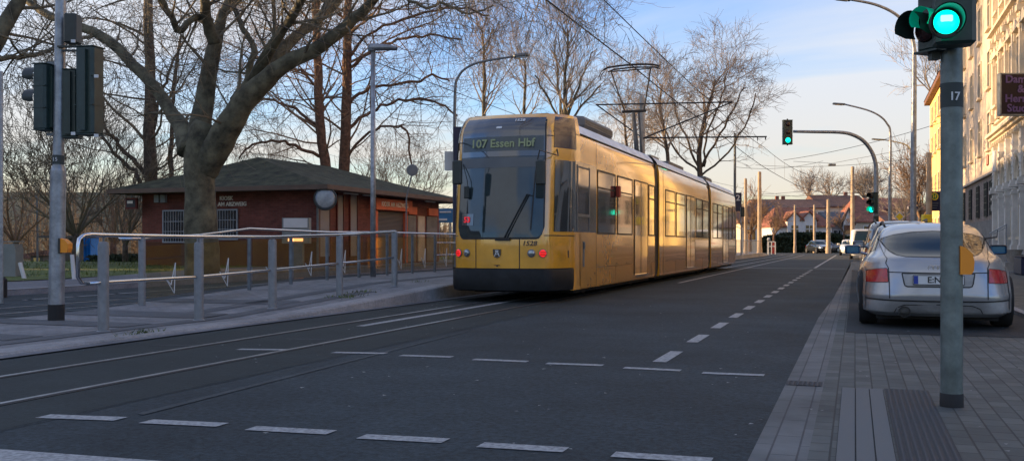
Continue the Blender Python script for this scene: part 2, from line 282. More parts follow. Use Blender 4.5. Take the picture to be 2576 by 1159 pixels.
# ------------------------------------------------------------------ ground
def sheet(name,pts,z,mat,kind='structure'):
    m=MB(); m.add([(x,y,z) for x,y in pts],[tuple(range(len(pts)))]); return tag(m.build(name,mat),kind=kind)
def rect(x0,x1,y0,y1): return [(x0,y0),(x1,y0),(x1,y1),(x0,y1)]
def sm(a,b,x):
    t=max(0,min(1,(x-a)/(b-a))); return t*t*(3-2*t)
random.seed(5)
def gh(x,y):
    drop=-2.6*sm(-24,-40,x)*sm(34,60,y)
    r=math.hypot(x,y); hill=0
    az=math.degrees(math.atan2(x,y))
    if y>0: hill=(13+3*math.sin(az*.35+1)+1.5*math.sin(az*1.1))*sm(140,330,r)*sm(-24,-34,az)
    hill+= 6*sm(150,400,r)
    return -.06+drop+hill
g=MB(); xs=[-900,-600,-420,-300,-220,-160,-120,-100,-85,-72,-60,-52,-46,-40,-36,-32,-28,-24,-20,-10,0,10,20,40,80,140,220,320,500,900]
ys=[-300,-150,-60,-20,0,10,20,28,34,38,42,46,50,55,60,66,74,84,95,120,150,190,240,300,380,480,650,900,1300]
g.grid([[(x,y,gh(x,y)) for x in xs] for y in ys]); tag(g.build('ground',M['ground_soil'],smooth=True),kind='structure')
sheet('road',[(-16.2,9),(-16.2,100),(-90,100),(-90,116),(90,116),(90,100),(6,100),(6,60),(-.12,60),(-.3,34),(-.39,20),(-.49,14.5),(-.49,-15),(-60,-15),(-60,9)],0.0,M['asphalt'])
sheet('track_bed',[(-7.2,-12),(-4.55,-12),(-4.55,95),(-7.2,95)],.0015,M['asphalt_track'])
sheet('gutter',[(-.49,-5),(-.22,-5),(-.22,12.1),(-.22,60),(-.12,60),(-.3,34),(-.39,20),(-.49,14.5)],.002,M['gutter_pave'])
sheet('pavement',[(-.22,-5),(6.6,-5),(6.6,60),(-.12,60),(-.22,60)],.003,M['paving'])
sheet('parking_bay',rect(-.1,2.25,12.1,39),.008,M['asphalt_bay'])
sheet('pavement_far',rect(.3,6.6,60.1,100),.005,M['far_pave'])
m=MB(); m.box(2.25,2.37,12.1,39,0,.06); m.box(-.12,6.6,39.0,39.12,0,.06); tag(m.build('kerb',M['concrete_kerb']),kind='structure')
sheet('tactile_paving',rect(-.09,.19,-3,7.45),.005,M['asphalt_bay'])
m=MB()
for k in range(3): m.box(-.087+k*.0935,-.087+k*.0935+.086,-3,7.45,-.01,.009)
tag(m.build('tactile_slabs',M['tactile_light']),kind='structure'); sheet('tactile_paving_ribbed',rect(.2,.49,-3,7.5),.008,M['tactile_dark'])
sheet('drain_grate',rect(-.49,-.23,7.48,7.7),.007,M['tactile_dark'])
m=MB(); m.lathe((1.62,5.35,.004),(0,0,1),[(.12,0),(.12,.004)],20); tag(m.build('drain_cover',M['tape_dark']),kind='structure')
# rails: grooved rail as bright head + dark groove
RX=(-6.35,-5.28)
m=MB(); d=MB()
for x in RX:
    m.box(x-.022,x+.022,-12,94,-.02,.009); d.box(x+.022,x+.07,-12,94,-.02,.0062)
for x in (-12.0,-13.05):
    m.box(x-.022,x+.022,-12,94,-.02,.009); d.box(x-.07,x-.022,-12,94,-.02,.0062)
tag(m.build('tram_rails',M['rail_steel']),kind='structure'); tag(d.build('rail_grooves',M['black_rub']),kind='structure')
# painted markings
mk=MB(); wk=MB()
def quadY(a,b,t,mb=mk,z=.005):   # transverse bar between two pixel points, t metres deep
    p=G(*a); q=G(*b); mb.add([(p.x,p.y-t/2,z),(q.x,q.y-t/2,z),(q.x,q.y+t/2,z),(p.x,p.y+t/2,z)],[(0,1,2,3)])
for a,b in [((600,878.5),(722,880)),((838,886.5),(971,889)),((1008,894),(1137,898)),((1191,904),(1327,909.5)),((1375,914),(1516,919)),((1569,925),(1712,932)),((1766,938),(1922,944))]: quadY(a,b,.11)
quadY((384,867.5),(492,869),.09,wk)
for a,b in [((108,1047),(304,1054)),((366,1060),(560,1069)),((630,1077),(834,1088)),((909,1098),(1121,1109)),((1208,1119),(1423,1132)),((1542,1143),(1790,1159))]: quadY(a,b,.125)
mk.add([tuple(G(-900,1075)+Vector((0,0,.005))),tuple(G(-900,1165)+Vector((0,0,.005))),tuple(G(430,1162)+Vector((0,0,.005))),tuple(G(-20,1129)+Vector((0,0,.005)))],[(0,1,2,3)])
y=8.55
while y<41:
    mk.add([(-1.70,y,.005),(-1.575,y,.005),(-1.575,y+.9,.005),(-1.70,y+.9,.005)],[(0,1,2,3)]); y+=1.83
mk.add([(-1.70,44,.005),(-1.58,44,.005),(-1.58,95,.005),(-1.70,95,.005)],[(0,1,2,3)])
mk.add([(-4.4,42.9,.005),(-.4,42.9,.005),(-.4,43.15,.005),(-4.4,43.15,.005)],[(0,1,2,3)])
mk.add([(-6.0,11.0,.005),(-5.88,11.0,.005),(-5.88,19,.005),(-6.0,19,.005)],[(0,1,2,3)])
mk.add([(-4.5,26,.005),(-4.4,26,.005),(-4.4,94,.005),(-4.5,94,.005)],[(0,1,2,3)])
for x in (-11.2,-14.6): mk.add([(x-.05,14,.005),(x+.05,14,.005),(x+.05,60,.005),(x-.05,60,.005)],[(0,1,2,3)])
for k in range(6): wk.add([(-16,10.6+k*1.15,.005),(-11.2,10.9+k*1.1,.005),(-11.2,11.05+k*1.1,.005),(-16,10.72+k*1.15,.005)],[(0,1,2,3)])
wk.add([tuple(G(345,1040)+Vector((0,0,.0045))),tuple(G(360,1044)+Vector((0,0,.0045))),tuple(G(1180,833)+Vector((0,0,.0045))),tuple(G(1178,831.5)+Vector((0,0,.0045)))],[(0,1,2,3)])
wk.add([tuple(G(720,851)+Vector((0,0,.0045))),tuple(G(720,853)+Vector((0,0,.0045))),tuple(G(870,857)+Vector((0,0,.0045))),tuple(G(870,855)+Vector((0,0,.0045)))],[(0,1,2,3)])
# tar seams, repair patches and stains
tp_=MB(); random.seed(17)
def tar(P,w_,mb=tp_,z=.0035):
    P=[Vector((p[0],p[1],z)) for p in P]
    for i in range(len(P)-1):
        d=(P[i+1]-P[i]).normalized(); n_=Vector((-d.y,d.x,0))*w_; mb.add([P[i]-n_,P[i+1]-n_,P[i+1]+n_,P[i]+n_],[(0,1,2,3)])
def wob(a,b,n,s):
    return [(a[0]+(b[0]-a[0])*k/n+random.gauss(0,s),a[1]+(b[1]-a[1])*k/n+random.gauss(0,s)) for k in range(n+1)]
tar(wob((-4.52,2),(-4.52,40),60,.01),.005); tar(wob((-4.5,14.5),(-.5,14.8),20,.01),.01)
tag(tp_.build('tar_seams',M['asphalt_bay']),kind='structure')
tag(mk.build('road_markings',M['paint_white']),kind='structure'); tag(wk.build('worn_markings',M['seam_light']),kind='structure')
# ------------------------------------------------------------------ island platform between the tracks
def zi(y): return .035+.235*max(0,min(1,(y-11.3)/6.0))+.03*sm(17.3,21,y)-.28*sm(84,92,y)
def xe(y): return -7.5+.12*sm(9,16,y)
ysl=[-6,0,4,7,9,10,11.3,12.5,14,15.5,17.3,19,21,30,50,80,84,86,88,90,92]
m=MB(); m.grid([[(-11.0,y,-.02),(-10.9,y,zi(y)),(xe(y)-.3,y,zi(y))] for y in ysl]); tag(m.build('platform_surface',M['island_pave']),kind='structure')
m=MB(); m.grid([[(xe(y)-.3,y,zi(y)+.002),(xe(y),y,zi(y)+.002),(xe(y)+.03,y,zi(y)-.02),(xe(y)+.05,y,-.02)] for y in ysl]); 
tag(m.build('platform_kerb',M['concrete_kerb']),kind='structure')
m=MB(); m.grid([[(xe(y)+.05,y,.014),(xe(y)+.22,y,.014)] for y in ysl]); tag(m.build('kerb_channel',M['platform_pave']),kind='structure')
m=MB(); m.grid([[(-9.15,y,zi(y)+.006),(-8.85,y,zi(y)+.006)] for y in ysl[6:]])
m.grid([[(-8.35,y,zi(y)+.006),(-8.05,y,zi(y)+.006)] for y in ysl[:10]])
tag(m.build('platform_bands',M['band_dark']),kind='structure')
m=MB()
for (a,b) in ((-.2,.35),(1.5,2.1),(3.0,3.7),(5.0,5.6)): m.grid([[(x,8.0+a+.12*(x+9.2)*0,zi(8+a)+.006),(x,8.0+b,zi(8+b)+.006)] for x in (-10.9,-9.4,-8.4)])
tag(m.build('platform_cross_bands',M['band_dark']),kind='structure')
# opposite platform / pavement by the kiosk
def zo(y): return .12+.13*sm(20,26,y)
m=MB(); yy=[9,14,18,20,22,24,26,34,50,62]
m.grid([[(-16.15,y,-.02),(-16.2,y,zo(y)),(-19.6,y,zo(y)),(-19.7,y,-.3)] for y in yy]); tag(m.build('pavement_opposite',M['platform_pave']),kind='structure')
m=MB(); m.grid([[(-16.19,y,zo(y)+.004),(-16.4,y,zo(y)+.004)] for y in yy]); tag(m.build('kerb_opposite',M['concrete_kerb']),kind='structure')
m=MB(); m.grid([[(x,y,zo(y)+.006+(gh(x,y)+.06) if x<-24 else zo(y)+.004) for x in (-19.6,-22,-24,-28,-32,-37,-43,-50,-60)] for y in (9,16,22,26,30,34,38,42,46,50,55,60)]); tag(m.build('lawn',M['lawn']),kind='structure')
m=MB(); random.seed(3)
for k in range(5200):
    x=-19.8-random.random()**1.3*26; y=21+random.random()*26; z=zo(y)+(gh(x,y)+.06 if x<-24 else 0); h=.05+random.random()*.1; a=random.random()*6.28; dx=math.cos(a)*.015; dy=math.sin(a)*.015; l=random.uniform(-.05,.05)
    m.add([(x-dx,y-dy,z),(x+dx,y+dy,z),(x+l,y+l,z+h)],[(0,1,2)])
for (px,py,n) in ((365,846,60),(870,770,90),(905,762,60),(1060,742,18)):
    c=G(px,py); 
    for k in range(n):
        x=c.x+random.gauss(0,.12); y=c.y+random.gauss(0,.15); z=zi(y); a=random.random()*6.28; dx=math.cos(a)*.008; dy=math.sin(a)*.008
        x=min(x,-7.6); m.add([(x-dx,y-dy,z),(x+dx,y+dy,z),(x+random.uniform(-.05,.05),y+random.uniform(-.05,.05),z+random.uniform(.02,.06))],[(0,1,2)])
tag(m.build('grass_tufts',M['lawn']),'short green grass on the lawn and in the pavement joints','grass',kind='stuff')
# leaf litter and small stones, uncountable
m=MB(); random.seed(8)
for k in range(900):
    if k<500: x=random.uniform(-11,-4.6); y=random.uniform(7,30); z=(zi(y)+.004 if x<-7.5 else .013)
    else: x=random.uniform(-4,6); y=random.uniform(4.5,30); z=.013
    s=random.uniform(.006,.022); a=random.random()*6.28; m.add([(x+s*math.cos(a+t),y+s*math.sin(a+t),z+random.uniform(0,.004)) for t in (0,2,4)],[(0,1,2)])
tag(m.build('litter_specks',M['cabinet_grey']),'scattered leaves grit and bits of litter on road and paving','litter',kind='stuff')
# ------------------------------------------------------------------ front railing on the island
rail=thing('railing','bright steel tube railing with five grey round posts, rounded left end, nearest the track','railing',(-8.22,11.2,0),group='railings of the tram stop')
FP=[(260,840),(500,812),(685,784),(854,757),(992,731)]
pts=[]
for (px,py) in FP:
    d=ray(px,HY); X=-8.2; Y=YX(px,X); z=zi(Y); pts.append(Vector((X,Y,z)))
    q=MB(); rr=.062 if px<700 else .058; q.lathe((X,Y,z-.01),(0,0,1),[(rr,0),(rr,1.0),(rr*.9,1.035),(rr*.5,1.05)],20); q.lathe((X,Y,z),(0,0,1),[(rr+.02,0),(rr+.02,.005),(rr,.018)],20)
    q.build('post',M['post_paint'],rail,auto=35)
top=[AX(200,625,-8.2)]
LT=AX(200,600,-8.2)
zt=lambda p:p.z+1.115
Pz=[Vector((p.x,p.y,zt(p))) for p in pts]
yl=YX(196,-8.2); q=MB()
bl=Vector((-8.2,yl,.62)); 
path=[Vector((-8.2,yl+.16,.60)),Vector((-8.2,yl+.05,.615)),Vector((-8.2,yl,.68)),Vector((-8.2,yl,1.02)),Vector((-8.2,yl+.02,1.1)),Vector((-8.2,yl+.09,1.145)),Vector((-8.2,yl+.2,1.155))]+[Vector((-8.2,Pz[0].y,1.15)),Vector((-8.2,Pz[1].y,1.145)),Vector((-8.2,Pz[2].y,1.15)),Vector((-8.2,Pz[3].y,1.2)),Vector((-8.2,Pz[4].y+.05,1.285))]
q.tube(path,.024,12); q.build('top_rail',M['chrome'],rail,smooth=True)
q=MB(); lp=[Vector((-8.2,yl+.16,.60)),Vector((-8.2,Pz[0].y,.605)),Vector((-8.2,Pz[1].y,.615)),Vector((-8.2,Pz[2].y,.66)),Vector((-8.2,Pz[3].y,.72)),Vector((-8.2,Pz[4].y,.79))]
q.tube(lp,.02,10); q.build('lower_rail',M['chrome'],rail,smooth=True)
q=MB()
for p,tz in zip(pts,(1.15,1.145,1.15,1.2,1.28)): q.lathe((p.x,p.y,p.z+1.0),(0,0,1),[(.012,0),(.012,tz-p.z-1.0)],8)
q.build('rail_support',M['galv_dark'],rail)
# ------------------------------------------------------------------ back railing with glass panels
XB=-10.6
rb=thing('glass_railing','steel railing with clear panels marked by arrow shapes, behind the front railing','railing',(XB,12.5,0),group='railings of the tram stop')
Y0=YX(357,XB); Y2=YX(627,XB); st=(YX(1145,XB)-Y2)/7.0
PY=[Y0,(Y0+Y2)/2]+[Y2+st*k for k in range(13)]
for k,yq in enumerate(PY):
    if abs(yq-YX(938,XB))<.4: continue
    z=zi(yq); q=MB()
    if k<2: q.lathe((XB,yq,z-.01),(0,0,1),[(.055,0),(.055,1.05),(.045,1.08),(.02,1.09)],16)
    else: q.lathe((XB,yq,z-.01),(0,0,1),[(.036,0),(.036,.98),(.02,1.0)],12); q.box(XB-.03,XB+.03,yq-.02,yq+.02,z+.03,z+.95)
    q.build('post',M['post_paint'] if k<2 else M['galv_dark'],rb,auto=35)
    if k<len(PY)-1:
        y2=PY[k+1]; z2=zi(y2); b=MB(); b.prism([(XB,yq+.1,z+.1),(XB,y2-.1,z2+.1),(XB,y2-.1,z2+.93),(XB,yq+.1,z+.93)],(.012,0,0)); gp=b.build('glass_panel',M['glass_fence'],rb)
        # arrow mark etched on the panel
        ym=(yq+y2)/2; zm=(z+z2)/2+.36; a=MB(); X1=XB+.016
        P=[(-.17,.06),(-.02,.0),(.0,.23),(.09,-.2),(-.02,-.12),(-.17,.06)]
        P=[(-.19,.03),(.03,-.23),(.06,.27),(-.05,-.09)]
        P.append(P[0])
        for i in range(4):
            u0,v0=P[i]; u1,v1=P[i+1]; a.tube([(X1,ym+u0,zm+v0),(X1,ym+u1,zm+v1)],.009,4)
        a.build('arrow_mark',M['white_plain'],gp)
q=MB(); tp=[Vector((XB,YX(300,XB),1.13)),Vector((XB,Y0,1.13)),Vector((XB,(Y0+Y2)/2,1.2)),Vector((XB,Y2,1.33))]+[Vector((XB,y,zi(y)+1.02)) for y in PY[4:]]
q.tube(tp,.024,10); q.build('top_rail',M['chrome'],rb,smooth=True)
q=MB()
for hz in (.78,.45): q.tube([Vector((XB+.05,y,zi(y)+hz)) for y in PY[8:]],.014,8)
q.build('lower_rail',M['chrome'],rb,smooth=True)
# far platform fence beyond the tram + barrier
ff=thing('platform_fence','pale steel bar fence on the far platform, just past the front of the tram','fence',(-7.7,62,.3))
q=MB(); yy0,yy1=58.0,YX(1908,-7.7)
for hz in (.1,1.0): q.tube([(-7.7,yy0,.3+hz),(-7.7,yy1,.3+hz)],.025,6)
q.build('rail',M['galv'],ff)
q=MB(); y=yy0
while y<yy1: q=MB(); q.tube([(-7.7,y,.38),(-7.7,y,1.3)],.018,5); q.build('bar',M['galv'],ff); y+=.6 if y<70 else .95
br=thing('barrier_frame','small red and white barrier frame at the far end of the platform','barrier',(-6.9,94,0))
c=A(1940,637,95); q=MB()
for k in (-.36,0,.36): q.box(c.x+k-.05,c.x+k+.05,c.y-.05,c.y+.05,.02,1.25)
for z in (1.2,.75): q.box(c.x-.3,c.x+.3,c.y-.03,c.y+.03,z,z+.1)
q.build('frame',M['white_plain'],br)
q=MB(); q.box(c.x+.06,c.x+.32,c.y+.06,c.y+.1,.1,1.2); q.build('red_panel',M['red_white'],br)
c=A(1933,622,94); q=MB(); q.lathe((c.x,c.y,0),(0,0,1),[(.06,0),(.06,1.55)],8); q.lathe((c.x,c.y,1.3),(0,0,1),[(.12,0),(.16,.15),(.1,.35)],10); tag(q.build('marker_post',M['galv']),'short pale post standing beside the red and white barrier','post')
# ------------------------------------------------------------------ TRAM
XT=-6.01
tram=thing('tram','yellow three-section tram seen from behind, 107 Essen Hbf on its display, standing at the platform','tram',(XT,17,0))
OUT=[(0,16.24),(.3,16.25),(.6,16.30),(.8,16.37),(.88,16.43),(.94,16.53),(1.0,16.68),(1.07,16.88),(1.12,17.02),(1.15,17.2),(1.15,17.6)]
def cum():
    L=[0]
    for a,b in zip(OUT,OUT[1:]): L.append(L[-1]+math.hypot(b[0]-a[0],b[1]-a[1]))
    return L
CU=cum(); TL=CU[-1]
def plan(t):     # t signed arc length from centre
    s=-1 if t<0 else 1; a=min(abs(t),TL)
    for i in range(len(CU)-1):
        if a<=CU[i+1]+1e-9:
            k=(a-CU[i])/(CU[i+1]-CU[i]); x=OUT[i][0]+k*(OUT[i+1][0]-OUT[i][0]); y=OUT[i][1]+k*(OUT[i+1][1]-OUT[i][1]); return s*x,y
def tx(xh):       # arc length for a half width
    for i in range(len(CU)-1):
        if OUT[i][0]<=xh<=OUT[i+1][0] and OUT[i+1][0]>OUT[i][0]: return CU[i]+(CU[i+1]-CU[i])*(xh-OUT[i][0])/(OUT[i+1][0]-OUT[i][0])
    return TL
def S(t,z,off=0):
    x,y=plan(t); w=max(0,min(1,(17.6-y)/1.3))
    lean=.0 if z<1.2 else (z-1.2)*.11*w
    if z>3.05: lean+= (z-3.05)**2*2.2*w
    e=.03; x2,y2=plan(t+e if t+e<TL else t); x1,y1=plan(t-e if t-e>-TL else t); d=Vector((x2-x1,y2-y1,0)).normalized(); n=Vector((d.y,-d.x,0))
    tap=1.0 if z<1.25 else 1-(z-1.25)*.012*w
    if z>2.9: tap-= ((z-2.9)**2)*.22
    return Vector((XT+x*tap,y+lean,z))+n*off
def spatch(t0,t1,z0,z1,off,nt=10,nz=6,mb=None,zf=None):
    mb=mb or MB(); rows=[]
    for j in range(nz+1):
        rows.append([S(t0+(t1-t0)*i/nt,(zf(t0+(t1-t0)*i/nt,j/nz) if zf else z0+(z1-z0)*j/nz),off) for i in range(nt+1)])
    mb.grid(rows); return mb
tP=tx(.93); tW=tx(.80); tS=tx(1.12)
q=MB(); rows=[]
zs=[.60,.8,1.0,1.19,1.25,1.5,1.8,2.2,2.6,2.9,3.05,3.15,3.24,3.32,3.38,3.42]
for z in zs: rows.append([S(-TL+2*TL*i/64,z) for i in range(65)])
q.grid(rows)
q.build('rear_end',M['tram_yellow'],tram,smooth=True)
# lower yellow corner returns past the bumper
q=MB(); spatch(tS,TL,.2,.6,0,4,3,q); spatch(-TL,-tS,.2,.6,0,4,3,q); q.build('corner_panel',M['tram_yellow'],tram,smooth=True)
q=MB(); spatch(-tS-.06,tS+.06,.57,.57,.035,48,1,q,zf=lambda t,k:.60+.015*(k)); 
rows=[[S(-tS-.06+2*(tS+.06)*i/48,z,o) for i in range(49)] for (z,o) in ((.605,.0),(.6,.03),(.58,.045),(.3,.045),(.22,.03),(.2,-.05),(.2,-.6))]
q.grid(rows); q.build('bumper_skirt',M['tram_skirt'],tram,smooth=True,auto=40)
# windscreen with rounded lower corners
def ws(t,k):
    a=abs(t)/tW; lo=1.165+(.12*max(0,(a-.86)/.14)**2.5); return lo+(3.32-lo)*k
q=spatch(-tW,tW,1.17,3.32,.012,36,20,zf=ws); wsn=q.build('windscreen',M['glass_screen'],tram,smooth=True)
q=spatch(-tW-.03,tW+.03,1.1,3.3,.006,36,16,zf=lambda t,k:(lambda lo:lo+(3.30-lo)*k)(1.13+(.13*max(0,(abs(t)/tW-.86)/.14)**2.5))); q.build('windscreen_seal',M['seal'],tram,smooth=True)
q=spatch(-tW,tW,2.62,3.34,.018,30,8); q.build('header_panel',M['tram_black'],wsn,smooth=True)
q=spatch(-tW+.02,tW-.02,2.72,2.98,.022,30,4); q.build('display_panel',M['display_band'],wsn,smooth=True)
q=spatch(-tW+.01,tW-.03,2.42,2.6,.016,30,3); q.build('sun_blind',M['blind_grey'],wsn,smooth=True)
def onface(txt,t,z,size,mt,name,off=.026,bold=.0,parent=None,shear=0,sx=1):
    p=S(t,z,off); a=S(t-.1,z,off); b=S(t+.1,z,off); u=(b-a).normalized(); up=(S(t,z+.1,off)-S(t,z-.1,off)).normalized()
    mb=text_mb(txt,p,u,up,size,.003,bold=bold,shear=shear); 
    if sx!=1:
        c=p; mb.v=[tuple(c+(Vector(v)-c)+u*((Vector(v)-c).dot(u)*(sx-1))) for v in mb.v]
    return mb.build(name,mt,parent or tram)
onface('107 Essen Hbf',.03,2.85,.21,M['display_text'],'display_text',.034,.004,wsn)
onface('1528',.32,3.28,.1,M['white_plain'],'roof_number',.03,.002,wsn)
q=spatch(-.11,.0,3.13,3.17,.024,2,1); q.build('white_tag',M['white_plain'],wsn)
onface('53',-.62,1.48,.14,M['red_digits'],'led_number',.03,.004,wsn)
q=spatch(-.75,-.49,1.38,1.59,.020,4,2); q.build('led_box',M['tram_black'],wsn)
onface('1528',.58,.0+1.055,.115,M['num_dark'],'fleet_number',.008,.002,None,.2,1.15)
# panel seams
q=MB()
for t in (tx(.43)*-1,tx(.4)): spatch(t-.008,t+.008,.6,1.14,.004,1,6,q)
spatch(-tP-.01,-tW-.02,1.19,1.2,.004,4,1,q); spatch(tW+.02,tx(1.149),1.19,1.205,.004,10,1,q); spatch(tP-.01,TL,3.07,3.085,.004,12,1,q)
spatch(tW+.01,tP,2.98,2.995,.004,3,1,q); q.build('panel_seams',M['seal'],tram)
# lamps
def lamp(t,z,r,mt,name):
    p=S(t,z,.0); n=(S(t,z,.1)-p).normalized(); q=MB(); q.lathe(p,n,[(r*1.15,0),(r*1.15,.012),(r,.016)],24); o=q.build('lamp_ring',M['galv_dark'],tram)
    q=MB(); q.lathe(p,n,[(r,.010),(r*.9,.028),(r*.5,.036),(r*.1,.038)],24); o2=q.build(name,mt,tram,smooth=True)
    if name=='tail_light':
        u=Vector((n.y,-n.x,0)).normalized()
        q=MB()
        for dz in (-.03,.0,.03): q.obox(p+n*.037+Vector((0,0,dz)),u,n,Vector((0,0,1)),r*.8,.003,.007)
        q.build('lens_bars',M['red_lamp_dark'],o2)
tt=tx(.61); lamp(tt,.882,.062,M['clear_lamp'],'reversing_light'); lamp(-tx(.62),.885,.062,M['clear_lamp'],'reversing_light')
lamp(tx(.80),.88,.066,M['red_lamp'],'tail_light'); lamp(-tx(.8),.885,.066,M['red_lamp'],'tail_light')
# badge: dark shield with a pale headframe
p=S(-.01,.885,.006); u=Vector((1,0,0)); v=Vector((0,0,1)); q=MB()
sh=[(-.075,.07),(.075,.07),(.075,-.02),(.05,-.065),(0,-.09),(-.05,-.065),(-.075,-.02)]
q.prism([p+u*a+v*b for a,b in reversed(sh)],(0,-.012,0)); bd=q.build('badge',M['tram_black'],tram)
q=MB(); P=[((-.045,-.06),(-.012,.03)),((.045,-.06),(.012,.03)),((-.03,.045),(.03,.045)),((-.02,.015),(.02,.015)),((-.03,-.02),(.03,-.02)),((-.025,.045),(-.01,.01)),((.025,.045),(.01,.01))]
for a,b in P: q.tube([p+u*a[0]+v*a[1]+Vector((0,-.014,0)),p+u*b[0]+v*b[1]+Vector((0,-.014,0))],.0065,5)
q.build('badge_mark',M['white_plain'],bd)
q=MB(); p=S(-.01,.66,.004); q.box(p.x-.05,p.x+.05,p.y-.01,p.y,.665,.675); q.box(p.x-.012,p.x+.012,p.y-.012,p.y,.645,.665); q.build('coupler_cover_lock',M['seal'],tram)
# cab side window, black roof corner
for s in (1,-1):
    a,b=(tP+.035,TL-.32)
    t0,t1=(a,b) if s>0 else (-b,-a)
    q=spatch(t0,t1,1.27,2.56,.008,8,8); q.build('cab_side_window',M['glass_dark'],tram,smooth=True)
    t0,t1=(a-.03,b) if s>0 else (-b,-a+.03)
    q=spatch(t0,t1,2.78,3.36,.006,8,8); q.build('roof_corner_panel',M['tram_navy'],tram,smooth=True)
# body sections
XR=XT+1.15
PROF=[(1.13,.2),(1.15,.26),(1.15,1.25),(1.15,2.6),(1.14,2.95),(1.10,3.12)]
PROF_R=[(1.10,3.13),(1.06,3.22),(.95,3.34),(.8,3.40),(.4,3.44),(0,3.45)]
def section(y0,y1,name,skirt=True):
    for nm,pr,mt in ((name,PROF,M['tram_yellow']),(name.replace('body','roof'),PROF_R,M['tram_roof'])):
        q=MB(); full=[(XT+a,z) for a,z in pr]; left=[(XT-a,z) for a,z in pr]
        n=max(2,int((y1-y0)/1.0)); ys_=[y0+(y1-y0)*i/n for i in range(n+1)]
        if mt is M['tram_roof']:
            ring=full+[(x,z) for x,z in reversed(left[:-1])]
            q.grid([[(x,y,z) for x,z in ring] for y in ys_])
        else:
            q.grid([[(x,y,z) for x,z in full] for y in ys_]); q.grid([[(x,y,z) for x,z in reversed(left)] for y in ys_])
            q.add([(x,y0,z) for x,z in full]+[(x,y0,z) for x,z in reversed(left)],[tuple(range(12))]); q.add([(x,y1,z) for x,z in full]+[(x,y1,z) for x,z in reversed(left)],[tuple(reversed(range(12)))])
        q.build(nm,mt,tram,smooth=True,auto=30)
    q=MB(); q.box(XT-1.0,XT+1.0,y0+.1,y1-.1,.12,.3); q.build('underframe',M['black_rub'],tram)
    q=MB(); 
    for s in (1,-1): q.tube([(XT+s*1.115,y0,3.12),(XT+s*1.115,y1,3.12)],.014,6)
    q.build('gutter_strip',M['seal'],tram)
def ys(px): return YX(px,XR)
J1=ys(1653); J2=ys(1785); YE=ys(1849)
section(17.55,J1-.28,'body_rear'); section(J1+.28,J2-.3,'body_middle'); section(J2+.3,YE,'body_front')
# roof transition at the rear: cap between rear end and roof
q=MB(); rows=[[S(-TL+2*TL*i/32,3.42) for i in range(33)],[Vector((XT+(S(-TL+2*TL*i/32,3.42).x-XT)*.7,17.55,3.44)) for i in range(33)]]
q.grid(rows); q.build('roof_cap',M['tram_rooftop'],tram)
for J in (J1,J2):
    q=MB(); n=8; prof=[(1.10,.25),(1.12,.5),(1.12,2.6),(1.09,3.05),(.9,3.3),(.4,3.38),(0,3.38)]
    rows=[]
    for i in range(n*2+1):
        y=J-.285+.57*i/(n*2); k=.97 if i%2 else 1.0
        ring=[(XT+a*k,y,z if z<1 else z-(1-k)*.8) for a,z in prof]; ring+=[(2*XT-p[0],p[1],p[2]) for p in reversed(ring[:-1])]
        rows.append(ring)
    q.grid(rows); q.build('bellows',M['bellows'],tram)
    q=MB()
    for s in (1,-1): q.box(XT+s*1.12-.03,XT+s*1.12+.04,J-.3,J-.17,.2,3.1)
    q.build('joint_edge',M['seal'],tram)
# rear-roof equipment
q=MB(); ya,yb=19.0,21.6; q.rbox((XT+.28,(ya+yb)/2,3.53),Vector((1,0,0)),Vector((0,1,0)),Vector((0,0,1)),.55,(yb-ya)/2,.12,.1); q.build('roof_unit',M['tram_rooftop'],tram)
q=MB()
for k in range(9): q.box(XT-.2,XT+.72,ya+.2+k*.25,ya+.24+k*.25,3.64,3.66)
for k in range(3): q.box(XT+.825,XT+.84,ya+.2,yb-.2,3.47+k*.05,3.48+k*.05)
q.build('roof_unit_grille',M['galv_dark'],tram)
q=MB(); q.rbox((XT,38.5,3.55),Vector((1,0,0)),Vector((0,1,0)),Vector((0,0,1)),.6,.9,.1,.08); q.box(XT-.6,XT+.6,29.8,32.5,3.45,3.6); q.build('roof_unit',M['tram_rooftop'],tram)
q=MB(); q.box(XT-.72,XT+.72,16.95,17.25,3.38,3.44); q.build('roof_edge_bar',M['seal'],tram)
# side windows and doors on the right side (and simple mirrored ones on the left)
def pane(x0,x1,z0,z1,name='window',mt=None,frame=.035,s=1):
    y0,y1=ys(x0),ys(x1); X=XR if s>0 else XT-1.15; o=.004*s
    q=MB(); q.add([(X+o,y0,z0),(X+o,y1,z0),(X+o,y1,z1),(X+o,y0,z1)],[(0,1,2,3)] if s>0 else [(3,2,1,0)]); w=q.build(name,mt or M['glass_dark'],tram)
    q=MB(); f=frame; a,b=X+.002*s,X+.012*s; a,b=min(a,b),max(a,b)
    q.box(a,b,y0-f,y1+f,z1,z1+f); q.box(a,b,y0-f,y1+f,z0-f,z0); q.box(a,b,y0-f,y0,z0,z1); q.box(a,b,y1,y1+f,z0,z1)
    q.build('frame',M['seal'],w); return w,y0,y1
def bar(y,z0,z1,w_=.03,mt=None,par=None,name='mullion'):
    q=MB(); q.box(XR+.004,XR+.014,y-w_/2,y+w_/2,z0,z1); return q.build(name,mt or M['seal'],par or tram)
def hbar(y0,y1,z,w_=.03,mt=None,par=None,name='transom'):
    q=MB(); q.box(XR+.005,XR+.013,y0,y1,z-w_/2,z+w_/2); return q.build(name,mt or M['seal'],par or tram)
